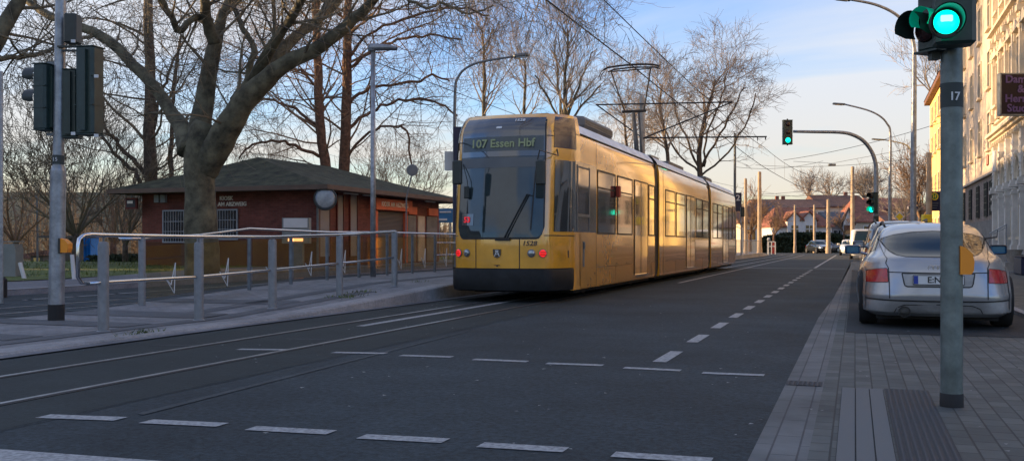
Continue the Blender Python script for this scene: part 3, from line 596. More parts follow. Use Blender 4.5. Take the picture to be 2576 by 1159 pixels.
# cab door panel
q=MB(); q.box(XR-.02,XR+.006,ys(1447),ys(1499),1.27,2.58); dr=q.build('cab_door_panel',M['tram_black'],tram)
q=MB(); q.box(XR+.0065,XR+.012,ys(1453),ys(1479),1.62,2.46); q.build('door_window',M['glass_dark'],dr)
q=MB(); q.box(XR+.0065,XR+.016,ys(1450),ys(1452),1.3,2.52); q.box(XR+.0065,XR+.016,ys(1480),ys(1482),1.3,2.52); q.box(XR+.0065,XR+.018,ys(1452),ys(1480),2.47,2.5); q.box(XR+.0065,XR+.018,ys(1452),ys(1480),1.56,1.61); q.build('door_frame',M['galv_dark'],dr)
q=MB(); q.box(XR,XR+.01,ys(1467)-.05,ys(1467)+.05,.62,1.1); q.box(XR+.01,XR+.03,ys(1467)-.03,ys(1467)+.03,.95,1.08); q.build('door_opener_panel',M['galv_dark'],tram)
q=MB(); q.box(XR-.004,XR+.004,ys(1416)+.3,ys(1416)+.36,.8,.93); q.build('socket',M['seal'],tram)
# section A
for (a,b,split) in ((1503,1546,2.2),(1553,1589,2.2),(1632,1645,2.2)):
    w_,y0,y1=pane(a,b,1.28,2.5); hbar(y0,y1,2.18,.03,par=w_)
def doors(a,b,c,ztop=2.52):
    yA,yB,yC=ys(a),ys(b),ys(c)
    for (p,r) in ((yA,yB),(yB,yC)):
        q=MB(); q.box(XR+.002,XR+.010,p+.015,r-.015,.34,ztop); d=q.build('door',M['tram_yellow'],tram)
        q=MB(); q.box(XR+.0105,XR+.014,p+.08,r-.08,1.24,ztop-.1); q.build('door_glass',M['glass_dark'],d)
    q=MB(); q.box(XR+.0,XR+.016,yA-.02,yA+.012,.32,ztop+.03); q.box(XR,XR+.016,yC-.012,yC+.02,.32,ztop+.03); q.box(XR,XR+.016,yA,yC,ztop,ztop+.03); q.box(XR,XR+.016,yB-.012,yB+.012,.34,ztop)
    q.build('door_seal',M['seal'],tram)
    q=MB(); q.box(XR-.05,XR+.05,yA,yC,.29,.325); q.build('door_step',M['chrome'],tram)
doors(1595,1611,1628)
for (a,b) in ((1674,1697),(1701,1722),(1751,1765),(1767,1781)):
    w_,y0,y1=pane(a,b,1.28,2.5); hbar(y0,y1,2.2,.03,par=w_)
doors(1726,1736,1747)
for (a,b) in ((1793,1803),(1805,1815),(1833,1840)):
    w_,y0,y1=pane(a,b,1.28,2.5); hbar(y0,y1,2.2,.03,par=w_)
doors(1818,1825,1831); pane(1842,1847,1.28,2.6)
for (a,b) in ((1503,1546),(1553,1589),(1600,1640),(1674,1722),(1730,1780),(1795,1845)): pane(a,b,1.28,2.5,s=-1)
q=MB()
for (a,b) in ((1500,1590),(1632,1644),(1673,1723),(1750,1782),(1792,1816)): 
    q.box(XR+.001,XR+.003,ys(a),ys(b),.58,.59)
    q.box(XR+.001,XR+.003,(ys(a)+ys(b))/2,(ys(a)+ys(b))/2+.01,.22,.58)
for a in (1499,1668): q.box(XR+.001,XR+.0035,ys(a),ys(a)+.012,.22,3.1)
for a in (1500,1525,1549,1575): q.box(XR+.001,XR+.004,ys(a),ys(a)+.1,.62,.635)
q.build('side_seams',M['seal'],tram)
p=ys(1548); q=MB(); q.rbox((XR+.06,p,2.17),Vector((0,1,0)),Vector((1,0,0)),Vector((0,0,1)),.06,.05,.12,.02); q.build('indicator_lamp',M['red_unit'],tram)
# faint mirror-like name plate on the side: yellow-green stop sign is only a reflection, so nothing is built
# mirrors
def wing(c,arm):
    q=MB(); q.rbox(c,Vector((1,0,0)),Vector((0,1,0)),Vector((0,0,1)),.085,.06,.21,.035); o=q.build('wing_mirror',M['black_plastic'],tram,auto=30)
    q=MB(); q.tube(arm,.012,6); q.build('mirror_arm',M['seal'],o)
cL=A(1150,434,17.0); cR=A(1360,434,16.5)
wing(cL,[S(-tW,2.9,.0),cL+Vector((.05,-.05,.5)),cL+Vector((0,0,.2))]); wing(cR,[S(tP+.1,2.75,0),S(tP,2.62,.12),cR+Vector((-.02,0,.38)),cR+Vector((-.06,0,.22))])
q=MB(); q.tube([S(-tW+.04,2.5,.03),S(-tW+.2,2.2,.08),S(-tW+.22,2.05,.08)],.01,6); q.rbox(S(-tW+.2,1.98,.08),Vector((1,0,0)),Vector((0,1,0)),Vector((0,0,1)),.05,.03,.11,.02); q.build('inner_mirror',M['black_plastic'],tram)
# wipers
q=MB(); a=S(.12,1.14,.04); b=S(.52,1.93,.05); q.tube([a,b],.012,6); q.tube([a+Vector((.05,0,0)),S(.56,1.93,.05)],.009,6); q.tube([S(.60,1.3,.03),S(.66,2.35,.035)],.012,6); q.tube([b,S(.62,1.9,.035)],.008,6); q.rbox(S(.1,1.13,.03),Vector((1,0,0)),Vector((0,1,0)),Vector((0,0,1)),.14,.03,.025,.01); q.build('wiper',M['seal'],tram)
# faint silhouettes of cab interior seen through glass: driver seat and desk (real boxes just inside would be hidden), skipped
# wheels
for yb in (19.8,21.6,24.4,35.6,37.2,40.8):
    q=MB()
    for s in (-1,1): q.lathe((XT+s*.55,yb,.3),(1,0,0),[(.3,-.06),(.3,.06)],16)
    q.build('wheel_set',M['black_rub'],tram)
# pantograph
def AXT(px,py,dx=0): return AX(px,py,XT+dx)
yb=AXT(1612,380).y
q=MB(); hz=AX(1588,167,XT).z; yh=YX(1588,XT); c=Vector((XT,yh,hz))
def ph(k,dz=0,dy=0): return Vector((XT+k,yh+dy,hz+dz))
q.tube([ph(-.82,-.06),ph(-.7,.0),ph(-.4,.03),ph(0,.045),ph(.4,.03),ph(.66,0),ph(.8,-.05)],.028,8)
q.tube([ph(-.76,-.07,.3),ph(-.6,-.01,.3),ph(0,.02,.3),ph(.6,-.01,.3),ph(.76,-.06,.3)],.022,8)
q.tube([ph(-.62,-.12),ph(.58,-.1)],.018,6)
q.tube([ph(-.8,-.05),ph(-.9,-.13),ph(-.96,-.25)],.012,6); q.tube([ph(-.85,-.05,.25),ph(-.94,-.15,.25),ph(-.99,-.3,.25)],.012,6)
pn=q.build('pantograph_head',M['black_rub'],tram)
q=MB(); kn=Vector((XT+.12,yh-.3,AX(1610,297,XT).z)); 
q.tube([ph(-.6,-.1),kn+Vector((-.25,0,0))],.022,6); q.tube([ph(.55,-.1),kn+Vector((.3,0,0))],.022,6); q.tube([ph(-.7,-.3,.2),ph(-.35,-.9,.1),kn+Vector((-.15,.1,0))],.009,5)
q.tube([kn+Vector((-.32,0,0)),kn+Vector((.36,0,0))],.04,8); q.build('pantograph_upper_arm',M['black_rub'],pn)
q=MB(); q.tube([kn,Vector((XT-.02,yh+.9,3.55))],[.05,.075],8); q.tube([kn+Vector((.15,0,0)),Vector((XT+.12,yh+.9,3.55))],.03,8); q.box(XT-.5,XT+.5,yh+.3,yh+1.5,3.46,3.6); q.build('pantograph_base',M['galv_dark'],tram)
# ------------------------------------------------------------------ KIOSK
KX0,KX1,KY0,KY1=-25.3,-17.8,29.8,40.4; ZE=2.95; ZG=.2
ki=thing('kiosk','low red brick kiosk with a mossy hipped roof and pale lettering on its walls','kiosk',(-21.5,35,0))
q=MB(); q.box(KX0,KX1,KY0,KY1,-.8,ZE); q.build('wall',M['brick_red'],ki)
q=MB(); q.box(KX0-.01,KX1+.012,KY0-.012,KY0-.002,-.3,1.12); q.box(KX1+.002,KX1+.012,KY0,KY0+4.5,-.3,1.12); q.build('reflection_tint_band',M['reflection_tint'],ki)  # brownish reflection seen in the railing glass, painted along the wall base
a=1.0; E=[(KX0-.75,KY0-a),(KX1+a,KY0-a),(KX1+a,KY1+a),(KX0-.75,KY1+a)]; R1=(-21.9,32.3,4.42); R2=(-21.6,37.2,4.42)
def roofmb(dz,th):
    q=MB(); rr=[]
    P=[(x,y,ZE+dz) for x,y in E]
    # subdivided sloping faces with slight sag
    def face(a,b,c,d,n=14):
        rows=[]
        for i in range(n+1):
            k=i/n; L_=Vector(a).lerp(Vector(d),k); R_=Vector(b).lerp(Vector(c),k)
            rows.append([L_.lerp(R_,j/n)+Vector((0,0,random.uniform(-.012,.012)-.05*math.sin(k*math.pi))) if 0<i<n and 0<j<n else L_.lerp(R_,j/n)+Vector((0,0,-.05*math.sin(k*math.pi))) for j in range(n+1)])
        q.grid(rows)
    face(P[0],P[1],R1,R1); face(P[1],P[2],R2,R1); face(P[2],P[3],R2,R2); face(P[3],P[0],R1,R2); return q
random.seed(1); roofmb(.1,0).build('roof',M['moss_roof'],ki)
q=MB()
for (p,r) in zip(E,E[1:]+E[:1]):
    p=Vector((p[0],p[1],ZE+.03)); r=Vector((r[0],r[1],ZE+.03)); d=(r-p).normalized(); n=Vector((d.y,-d.x,0)); q.obox((p+r)/2-n*.01,d,n,Vector((0,0,1)),(r-p).length/2+.01,.03,.08)
q.build('fascia',M['soffit'],ki)
q=MB(); q.box(KX0-.74,KX1+.99,KY0-.99,KY1+.99,ZE-.03,ZE-.01); q.build('soffit_board',M['soffit'],ki)
def kA(px,py): return AY(px,py,KY0-.02)
def kB(px,py): return AX(px,py,KX1+.02)
for (x0,x1,y0,y1) in ((413,471,531,607),(549,596,529,600)):
    a,b=kA(x0,y1),kA(x1,y0); q=MB(); q.box(a.x,b.x,KY0-.03,KY0+.0,a.z,b.z); w_=q.build('window',M['window_glass'],ki)
    q=MB(); 
    q.box(a.x-.05,a.x,KY0-.07,KY0-.02,a.z-.05,b.z+.05); q.box(b.x,b.x+.05,KY0-.07,KY0-.02,a.z-.05,b.z+.05); q.box(a.x,b.x,KY0-.07,KY0-.02,b.z,b.z+.05); q.box(a.x,b.x,KY0-.07,KY0-.02,a.z-.05,a.z)
    n=int((b.x-a.x)/.11)
    for i in range(1,n): x=a.x+(b.x-a.x)*i/n; q.tube([(x,KY0-.09,a.z),(x,KY0-.09,b.z)],.011,5)
    for k in (.33,.66): q.box(a.x,b.x,KY0-.1,KY0-.08,a.z+(b.z-a.z)*k-.012,a.z+(b.z-a.z)*k+.012)
    q.build('window_bars',M['window_frame'],w_)
def ktext(t,p,size,u,mt,name,par=None,bold=.006): return text_mb(t,p,u,(0,0,1),size,.012,bold=bold).build(name,mt,par or ki)
UX=Vector((1,0,0)); UY=Vector((0,1,0))
ktext('KIOSK',kA(569,499),.2,UX,M['sign_text'],'lettering'); text_mb('AM ABZWEIG',kA(620,513),UX,(0,0,1),.2,.012,align='RIGHT',bold=.006).build('lettering',M['sign_text'],ki)
a,b=kA(338,527),kA(366,499); q=MB(); q.box(a.x,b.x,KY0-.5,KY0-.42,a.z,b.z); lb=q.build('light_box_sign',M['sign_maroon'],ki)
q=MB(); q.box(a.x+.06,b.x-.06,KY0-.515,KY0-.502,a.z+.07,b.z-.07); q.build('sign_face',M['shutter_dark'],lb); q=MB(); q.box(a.x+.1,a.x+.35,KY0-.525,KY0-.516,(a.z+b.z)/2,(a.z+b.z)/2+.1); q.build('sign_mark',M['sign_text'],lb)
q=MB(); q.tube([((a.x+b.x)/2,KY0-.46,b.z),((a.x+b.x)/2,KY0-.46,ZE)],.02,6); q.build('sign_bracket',M['galv_dark'],lb)
for x in (398,414):
    a=kA(x,500); q=MB(); q.box(a.x-.1,a.x+.1,KY0-.14,KY0-.0,a.z-.14,a.z+.14); q.build('vent_box',M['window_frame'],ki)
# right hand wall: shutters, entrance
for (x0,x1) in ((803,828),(848,862),(880,897)):
    a,b=kB(x0,640),kB(x1,492); q=MB(); q.box(KX1,KX1+.03,a.y,b.y,.6,b.z); s=q.build('roller_shutter',M['shutter'],ki)
    q=MB(); q.box(KX1,KX1+.06,a.y-.06,a.y,.55,b.z+.05); q.box(KX1,KX1+.06,b.y,b.y+.06,.55,b.z+.05); q.box(KX1,KX1+.09,a.y-.06,b.y+.06,b.z,b.z+.12); q.build('frame',M['sign_maroon'],s)
a,b=kB(945,640),kB(1013,533); q=MB(); q.box(KX1,KX1+.03,a.y,b.y,.25,2.35); s=q.build('entrance_shutter',M['shutter_brown'],ki)
for y0_ in (a.y-.25,b.y): q=MB(); q.box(KX1,KX1+.12,y0_,y0_+.25,.2,2.75); q.build('entrance_pillar',M['sign_orange'],ki)
a,b=kB(930,0),kB(1022,0); zc=kB(975,517).z; q=MB(); q.box(KX1+.0,KX1+.3,a.y,b.y,zc-.2,zc+.24); sg=q.build('shop_sign',M['sign_orange'],ki)
text_mb('KIOSK AM ABZWEIG',(KX1+.31,(a.y+b.y)/2,zc+.02),UY,(0,0,1),.26,.006,bold=.006).build('lettering',M['sign_text'],sg)
for (x0,x1) in ((1024,1045),(1075,1098)):
    a,b=kB(x0,0),kB(x1,0); q=MB(); q.box(KX1,KX1+.1,a.y,b.y,2.3,2.62); q.build('small_sign',M['sign_orange'],ki)
for k,(x0,x1) in enumerate(((1024,1046),(1050,1068),(1072,1100))):
    a,b=kB(x0,0),kB(x1,0); q=MB(); q.box(KX1,KX1+.04,a.y+.04,b.y-.04,.3,2.25); q.build('wall_panel',M['stucco_beige'] if k==1 else M['plinth'],ki)
for (x,y) in ((858,478),(905,487),(1060,500)):
    a=kB(x,y); q=MB(); q.box(KX1+.4,KX1+.46,a.y-.5,a.y+.5,ZE-.1,ZE-.05); q.build('strip_lamp',M['white_plain'],ki)
q=MB(); q.tube([(KX1+.08,KY0-.05,0),(KX1+.08,KY0-.05,2.9)],.05,8); q.build('drain_pipe',M['galv_dark'],ki)
# round mirror at the corner
tm=thing('traffic_mirror','large round convex mirror in a dark rim hung at the corner of the red kiosk','mirror',(-17.6,29.2,2.6))
c=A(818,500,33.0); n=(CAM-c).normalized(); n=Vector((n.x*.9+.1,n.y,0)).normalized(); rr=27/2440*33
q=MB(); q.lathe(c,n,[(rr*1.02,-.08),(rr*1.1,0),(rr*1.05,.05),(rr*.93,.05)],32); q.build('rim',M['black_plastic'],tm,smooth=True,auto=40)
q=MB(); q.lathe(c,n,[(rr*.93,.052),(rr*.8,.058),(rr*.5,.066),(rr*.2,.07)],32); q.build('mirror_face',M['mirror_face'],tm,smooth=True)
q=MB(); q.tube([c-n*.05,c-n*.25+Vector((-.2,.2,0)),Vector((KX1,KY0+.1,c.z))],.03,6); q.build('bracket',M['galv_dark'],tm)
# white notice case / ticket machine in front of the kiosk
c=A(746,0,31.0); a=A(713,0,31.0); b=A(780,0,31.0); cs=thing('ticket_machine','white-topped ticket machine with a lit orange slot, in front of the red brick wall','ticket machine',(c.x,c.y,.1))
z1=A(0,548,31).z; z2=A(0,574,31).z; z3=A(0,612,31).z; hw=34/2440*31; fw=RIGHT
q=MB(); q.obox(Vector((c.x,c.y,(z1+z3)/2)),RIGHT,FWD,Vector((0,0,1)),hw,.16,(z1-z3)/2); q.build('cabinet',M['cabinet_grey'],cs)
q=MB(); q.obox(Vector((c.x,c.y,(z1+z2)/2+.0))-FWD*.17,RIGHT,FWD,Vector((0,0,1)),hw*.88,.01,(z1-z2)/2*.88); q.build('white_panel',M['white_plain'],cs)
zz=A(0,603,31).z; q=MB(); q.obox(Vector((c.x,c.y,zz))-FWD*.17,RIGHT,FWD,Vector((0,0,1)),hw*.55,.01,.045); q.build('lit_slot',M['lamp_glow'],cs)
q=MB(); q.obox(Vector((c.x,c.y,(z3+.1)/2)),RIGHT,FWD,Vector((0,0,1)),hw*.5,.12,(z3-.1)/2+.05); q.build('pedestal',M['galv_dark'],cs)
# ------------------------------------------------------------------ right-hand buildings (facades face the road)
XF=6.6
def fwin(par,y0,y1,z0,z1,X=XF,fr=None,name='window',sill=True,d=.12):
    q=MB(); q.box(X-.004,X+.02,y0,y1,z0,z1); w_=q.build(name,M['window_glass'],par)
    q=MB(); f=.1; q.box(X-d*.6,X,y0-f,y0,z0,z1); q.box(X-d*.6,X,y1,y1+f,z0,z1); q.box(X-d*.6,X,y0-f,y1+f,z1,z1+f); q.box(X-.03,X-.006,(y0+y1)/2-.03,(y0+y1)/2+.03,z0,z1)
    q.box(X-.03,X-.006,y0,y1,z0+(z1-z0)*.68,z0+(z1-z0)*.68+.05); q.build('frame',fr or M['stucco_cream'],w_)
    if sill:
        q=MB(); q.box(X-d*1.6,X,y0-f-.06,y1+f+.06,z0-.12,z0); q.build('sill',fr or M['stucco_cream'],w_)
    return w_
ob=thing('ornate_building','ornate white stucco building with pilasters, arches and a long cornice, at the right edge','building',(12,34,0))
YA,YB=16.0,53.5
q=MB(); q.box(XF,XF+11,YA,YB,0,17); q.build('wall',M['stucco_white'],ob)
q=MB(); q.box(XF-.14,XF,YA,YB,0,.62); q.build('plinth',M['plinth'],ob)
q=MB(); 
for (z,d,h) in ((5.98,.18,.14),(6.12,.34,.12),(6.24,.5,.14),(6.9,.16,.1),(11.1,.2,.14),(11.24,.42,.14),(16.3,.3,.2),(16.5,.7,.25)): q.box(XF-d,XF,YA,YB,z,z+h)
y=YA
while y<YB: q.box(XF-.28,XF,y,y+.16,5.8,5.98); q.box(XF-.3,XF,y,y+.2,10.85,11.1); y+=.62
q.build('cornice',M['stucco_cream'],ob)
random.seed(11); bays=[]; y=YB-.35
while y>YA+1: bays.append(y); y-=2.1
for i,y in enumerate(bays):
    q=MB(); 
    q.box(XF-.22,XF,y-.34,y,.62,3.45); q.box(XF-.28,XF,y-.38,y+.04,.62,1.0); q.box(XF-.27,XF,y-.38,y+.04,3.2,3.3); q.box(XF-.34,XF,y-.44,y+.1,3.5,3.66); q.box(XF-.29,XF,y-.4,y+.06,3.66,3.8); q.box(XF-.2,XF,y-.34,y,3.8,5.8)
    for k in range(5): q.lathe((XF-.24,y-.17,2.9-k*.06),(0,0,1),[(.03,0),(.06,.03),(.03,.06)],6)
    for k in range(5): q.lathe((XF-.2,y-.17+random.uniform(-.06,.06),4.1+k*.32),(-1,0,0),[(.09,0),(.06,.03),(.02,.05)],8)
    q.build('pilaster',M['stucco_white'],ob)
    # arch above the bay
    yc=y-1.05+.17-.34+.0; yc=y-.34-.88; q=MB()
    arc=[(yc+.78*math.cos(t*math.pi/10),3.85+.95*math.sin(t*math.pi/10)) for t in range(11)]
    q.tube([(XF-.08,a,b) for a,b in arc],.11,6); q.tube([(XF-.05,yc+.52*math.cos(t*math.pi/8),3.85+.6*math.sin(t*math.pi/8)) for t in range(9)],.06,5)
    q.lathe((XF-.14,yc,4.85),(-1,0,0),[(.2,0),(.14,.1),(.04,.16)],8); q.build('arch',M['stucco_cream'],ob)
    if i%3==1:
        q=MB(); q.box(XF-.004,XF+.05,yc-.55,yc+.55,.62,3.3); d=q.build('door',M['plaster_dark'],ob)
    else: fwin(ob,yc-.52,yc+.52,1.35,3.25,d=.08)
    # first floor
    q=MB(); q.box(XF-.24,XF,y-.36,y+.02,6.95,10.6); q.box(XF-.34,XF,y-.44,y+.1,6.95,7.35)
    for k in range(10): q.lathe((XF-.23+random.uniform(-.02,.02),y-.17+random.uniform(-.18,.18),10.0+random.uniform(-.1,.6)),(-1,random.uniform(-.4,.4),random.uniform(-.3,.3)),[(.1,0),(.07,.05),(.02,.08)],8)
    q.box(XF-.36,XF,y-.46,y+.12,10.6,10.85); q.box(XF-.22,XF,y-.34,y,11.4,15.9); q.box(XF-.32,XF,y-.44,y+.1,15.9,16.3)
    q.build('upper_pilaster',M['stucco_cream'],ob)
    fwin(ob,yc-.5,yc+.5,7.7,9.8,d=.2); fwin(ob,yc-.5,yc+.5,12.2,14.4,d=.18)
    q=MB(); q.prism([(XF-.28,yc-.8,10.05),(XF-.28,yc+.8,10.05),(XF-.28,yc,10.55)],(.28,0,0)); q.box(XF-.2,XF,yc-.75,yc-.62,9.7,10.05); q.box(XF-.2,XF,yc+.62,yc+.75,9.7,10.05)
    for k in range(5): q.lathe((XF-.1,yc+(k-2)*.28,7.3),(-1,0,0),[(.1,0),(.08,.06),(.02,.1)],7)
    q.build('window_pediment',M['stucco_cream'],ob)
a=AX(2489,417,XF-.25); q=MB(); q.rbox(Vector((XF-.35,a.y,AX(2489,411,XF).z)),UY,Vector((1,0,0)),Vector((0,0,1)),.22,.05,.28,.08); q.build('red_plaque',M['red_unit'],ob)
a=AX(2510,408,XF-.25); q=MB(); q.rbox(Vector((XF-.4,a.y,AX(2513,412,XF).z)),UY,Vector((1,0,0)),Vector((0,0,1)),.25,.06,.5,.1); q.build('white_lantern',M['white_plain'],ob)
q=MB(); p0=AX(2472,640,XF-.5); 
q.tube([AX(2489,587,XF-.55),AX(2531,565,XF-.55)],.03,6); q.tube([AX(2489,592,XF-.55),AX(2531,571,XF-.55)],.02,6)
for k in (0,1): p=AX(2489+k*42,587-k*22,XF-.55); q.tube([p,Vector((p.x,p.y,0))],.02,6)
q.build('handrail',M['galv'],ob)
# beige building with brick ground floor
bb=thing('beige_building','beige rendered building with a brick ground floor and dark barred windows, beyond the ornate one','building',(12,64,0))
q=MB(); q.box(XF+.05,XF+11,53.52,77.6,4.72,15); q.build('upper_wall',M['stucco_beige'],bb)
q=MB(); q.box(XF+.05,XF+11,53.52,77.6,0,2.3); q.build('base_wall',M['plinth'],bb)
q=MB(); q.box(XF+.04,XF+11,53.52,77.6,2.3,4.6); q.build('brick_wall',M['brick_grey'],bb)
q=MB(); q.box(XF-.12,XF+11,53.52,77.6,4.6,4.72); q.box(XF-.5,XF+11.5,53.52,77.6,15,15.3); q.build('ledge',M['concrete'],bb)
for k,y in enumerate((55.2,57.4,61.0,64.8,68.6,72.4,75.6)):
    q=MB(); q.box(XF-.0,XF+.04,y-.6,y+.6,2.5,4.3); w_=q.build('window',M['window_glass'],bb)
    q=MB(); 
    for j in range(7): q.box(XF-.04,XF-.01,y-.6+j*.2-.02,y-.6+j*.2+.02,2.5,4.3)
    for j in range(6): q.box(XF-.045,XF-.005,y-.62,y+.62,2.5+j*.36,2.53+j*.36)
    q.build('window_grille',M['black_plastic'],w_)
for y in (56.2,60.2,64.2,68.2,72.2,75.8):
    for z in (6.0,9.2,12.3): fwin(bb,y-.5,y+.5,z,z+1.9,X=XF+.05,fr=M['stucco_cream'],d=.12)
yb_=thing('yellow_building','yellow rendered house with a tiled roof edge, farthest facade on the right','building',(12,86,0))
q=MB(); q.box(6.3,17,78.0,94,0,13.4); q.build('wall',M['stucco_yellow'],yb_)
q=MB(); q.box(5.85,17.5,77.8,94.4,13.4,13.75); q.add([(5.8,77.7,13.75),(5.8,94.5,13.75),(11,94.5,17.2),(11,77.5,17.2),(17.5,77.5,13.75),(17.5,94.5,13.75)],[(0,1,2,3),(3,2,5,4),(0,3,4),(1,5,2)]); q.build('roof',M['roof_brown'],yb_)
for y in (80,83.5,87,90.5):
    for z in (1.6,5.2,8.6,11.2): fwin(yb_,y-.5,y+.5,z,z+1.5,X=6.3,fr=M['stucco_cream'],d=.14)
q=MB(); q.tube([(6.2,78.3,0),(6.2,78.3,13.4)],.08,8); q.build('drain_pipe',M['stucco_cream'],yb_)
# wall things at the right edge
pl=thing('planter','small grey pedestal planter by the wall of the ornate building','planter',(XF-1.0,38,0))
c=A(2547,650,36); c=Vector((XF-.9,AX(2547,650,XF-.9).y,0)); q=MB(); q.box(c.x-.3,c.x+.3,c.y-.3,c.y+.3,0,.35); q.lathe((c.x,c.y,.35),(0,0,1),[(.16,0),(.2,.1),(.32,.4),(.36,.48),(.3,.48)],14); q.build('bowl',M['concrete'],pl)
c=Vector((XF-1.1,AX(2572,650,XF-1.1).y,0)); q=MB(); q.rbox((c.x+.1,c.y-.9,.3),Vector((1,0,0)),UY,Vector((0,0,1)),.4,.9,.3,.08); q.box(c.x-.32,c.x+.52,c.y-1.82,c.y+.02,.605,.63); tag(q.build('storage_box',M['sign_navy']),'dark blue storage box standing by the ornate facade, cut by the frame','box')
# ------------------------------------------------------------------ hanging sign
hs=thing('hanging_sign','dark sign with purple letters Damen & Herren Studio, projecting over the pavement','sign',(5.3,33.5,5.6))
a=A(2513,187,30); b=A(2613,290,30); u=RIGHT; c=(a+b)/2; up=Vector((0,0,1)); n=u.cross(up)
q=MB(); q.obox(c,u,n,up,(b-a).dot(u)/2,.09,(a.z-b.z)/2); q.build('board',M['sign_purple'],hs)
q=MB(); w2=(b-a).dot(u)/2; h2=(a.z-b.z)/2
for s in (-1,1): q.obox(c+u*w2*s,u,n,up,.02,.1,h2+.02); q.obox(c+up*h2*s,u,n,up,w2,.1,.02)
q.build('sign_frame',M['galv_dark'],hs)
for k,(t,x) in enumerate((('Damen',0),('&',0),('Herren',0),('Studio',0))):
    text_mb(t,c+n*.1+up*(h2*.72-k*h2*.47)+u*(.0),u,up,.33,.008,bold=.008).build('lettering',M['purple_text'],hs)
q=MB(); q.tube([c+u*w2,Vector((XF,c.y+.3,c.z+.3))],.03,6); q.tube([c+u*w2-up*.4,Vector((XF,c.y+.3,c.z-.4))],.03,6); q.build('bracket',M['galv_dark'],hs)
# ------------------------------------------------------------------ far houses at the end of the street
def house(label,px0,px1,pyE,pyR,Z,depth,wallm,roofm,hip=True,rot=0,base=-.3,wins=0,name='house',chim=(),dorm=()):
    a=A(px0,pyE,Z); b=A(px1,pyE,Z); ze=a.z; zr=A(px0,pyR,Z).z; c=(a+b)/2; h=thing(name,label,'house',(c.x,c.y,0))
    u=(b-a); u.z=0; Lh=u.length/2; u.normalize(); n=Vector((-u.y,u.x,0)); P=lambda s,t,z:Vector((c.x,c.y,0))+u*s+n*t+Vector((0,0,z))
    q=MB(); q.add([P(-Lh,0,base),P(Lh,0,base),P(Lh,depth,base),P(-Lh,depth,base),P(-Lh,0,ze),P(Lh,0,ze),P(Lh,depth,ze),P(-Lh,depth,ze)],[(0,1,5,4),(1,2,6,5),(2,3,7,6),(3,0,4,7)])
    k=Lh*.42 if hip else 0
    if not hip: q.add([P(-Lh,0,ze),P(-Lh,depth,ze),P(-Lh,depth/2,zr-.15),P(Lh,0,ze),P(Lh,depth,ze),P(Lh,depth/2,zr-.15)],[(0,2,1),(3,4,5)])
    q.build('wall',wallm,h); o=.35; q=MB()
    e=[P(-Lh-o,-o,ze-.1),P(Lh+o,-o,ze-.1),P(Lh+o,depth+o,ze-.1),P(-Lh-o,depth+o,ze-.1)]; r1=P(-Lh-o+(k+o if hip else 0),depth/2,zr); r2=P(Lh+o-(k+o if hip else 0),depth/2,zr)
    v=[*e,r1,r2]; q.add(v,[(0,1,5,4),(1,2,5),(2,3,4,5),(3,0,4)]); q.add([p-Vector((0,0,.18)) for p in e]+e,[(0,1,5,4),(1,2,6,5),(2,3,7,6),(3,0,4,7)]); ro=q.build('roof',roofm,h)
    for s in chim:
        p=P(s*Lh,depth/2+.3,zr); q=MB(); q.obox(p+Vector((0,0,.2)),u,n,Vector((0,0,1)),.28,.25,.4); q.build('chimney',M['roof_red'],ro)
    for (s,t) in wins:
        zc=base+(ze-base)*t; q=MB(); q.obox(P(s*Lh,-.03,zc),u,n,Vector((0,0,1)),.5,.04,.65); w_=q.build('window',M['window_glass'],h)
        q=MB(); 
        for g_ in (-1,1): q.obox(P(s*Lh+g_*.54,-.05,zc),u,n,Vector((0,0,1)),.05,.05,.75); q.obox(P(s*Lh,-.05,zc+g_*.7),u,n,Vector((0,0,1)),.6,.05,.05)
        q.obox(P(s*Lh,-.05,zc),u,n,Vector((0,0,1)),.03,.03,.65); q.build('frame',M['white_plain'],w_)
    for (s,ww,hh) in dorm:
        q=MB(); zd=ze-.2; pts=[P(s*Lh-ww,-.5,zd-1.3),P(s*Lh+ww,-.5,zd-1.3),P(s*Lh+ww,-.5,zd+hh*.45),P(s*Lh,-.5,zd+hh),P(s*Lh-ww,-.5,zd+hh*.45)]; q.prism(pts,n*4.0); dm=q.build('dormer',wallm,h)
        q=MB(); q.prism([P(s*Lh-ww-.25,-.75,zd+hh*.36),P(s*Lh,-.75,zd+hh+.06),P(s*Lh,-.75,zd+hh+.24),P(s*Lh-ww-.25,-.75,zd+hh*.52)],n*4.3); q.prism([P(s*Lh+ww+.25,-.75,zd+hh*.36),P(s*Lh+ww+.25,-.75,zd+hh*.52),P(s*Lh,-.75,zd+hh+.24),P(s*Lh,-.75,zd+hh+.06)],n*4.3); q.build('dormer_roof',roofm,dm)
        q=MB(); q.obox(P(s*Lh,-.54,zd-.35),u,n,Vector((0,0,1)),.45,.04,.5); q.build('dormer_window',M['window_glass'],dm)
        q=MB(); q.obox(P(s*Lh,-.58,zd-.35),u,n,Vector((0,0,1)),.04,.03,.5); q.obox(P(s*Lh,-.58,zd-.35),u,n,Vector((0,0,1)),.55,.03,.04); q.obox(P(s*Lh,-.58,zd-.9),u,n,Vector((0,0,1)),.55,.05,.06); q.build('window_bars',M['white_plain'],dm)
    return h
house('white house with red roof and two small gabled dormers behind the hedge',1942,2092,566,518,132,10,M['wall_white'],M['roof_red'],wins=((.75,.55),(.5,.55)),dorm=((-.28,1.0,1.9),(.2,1.0,1.9)),chim=())
house('white gabled house with a grey slate roof, right of the dormered white house',2092,2142,560,530,138,9,M['wall_grey'],M['roof_dark'],hip=False,wins=((-.5,.6),(0,.6),(.5,.6)))
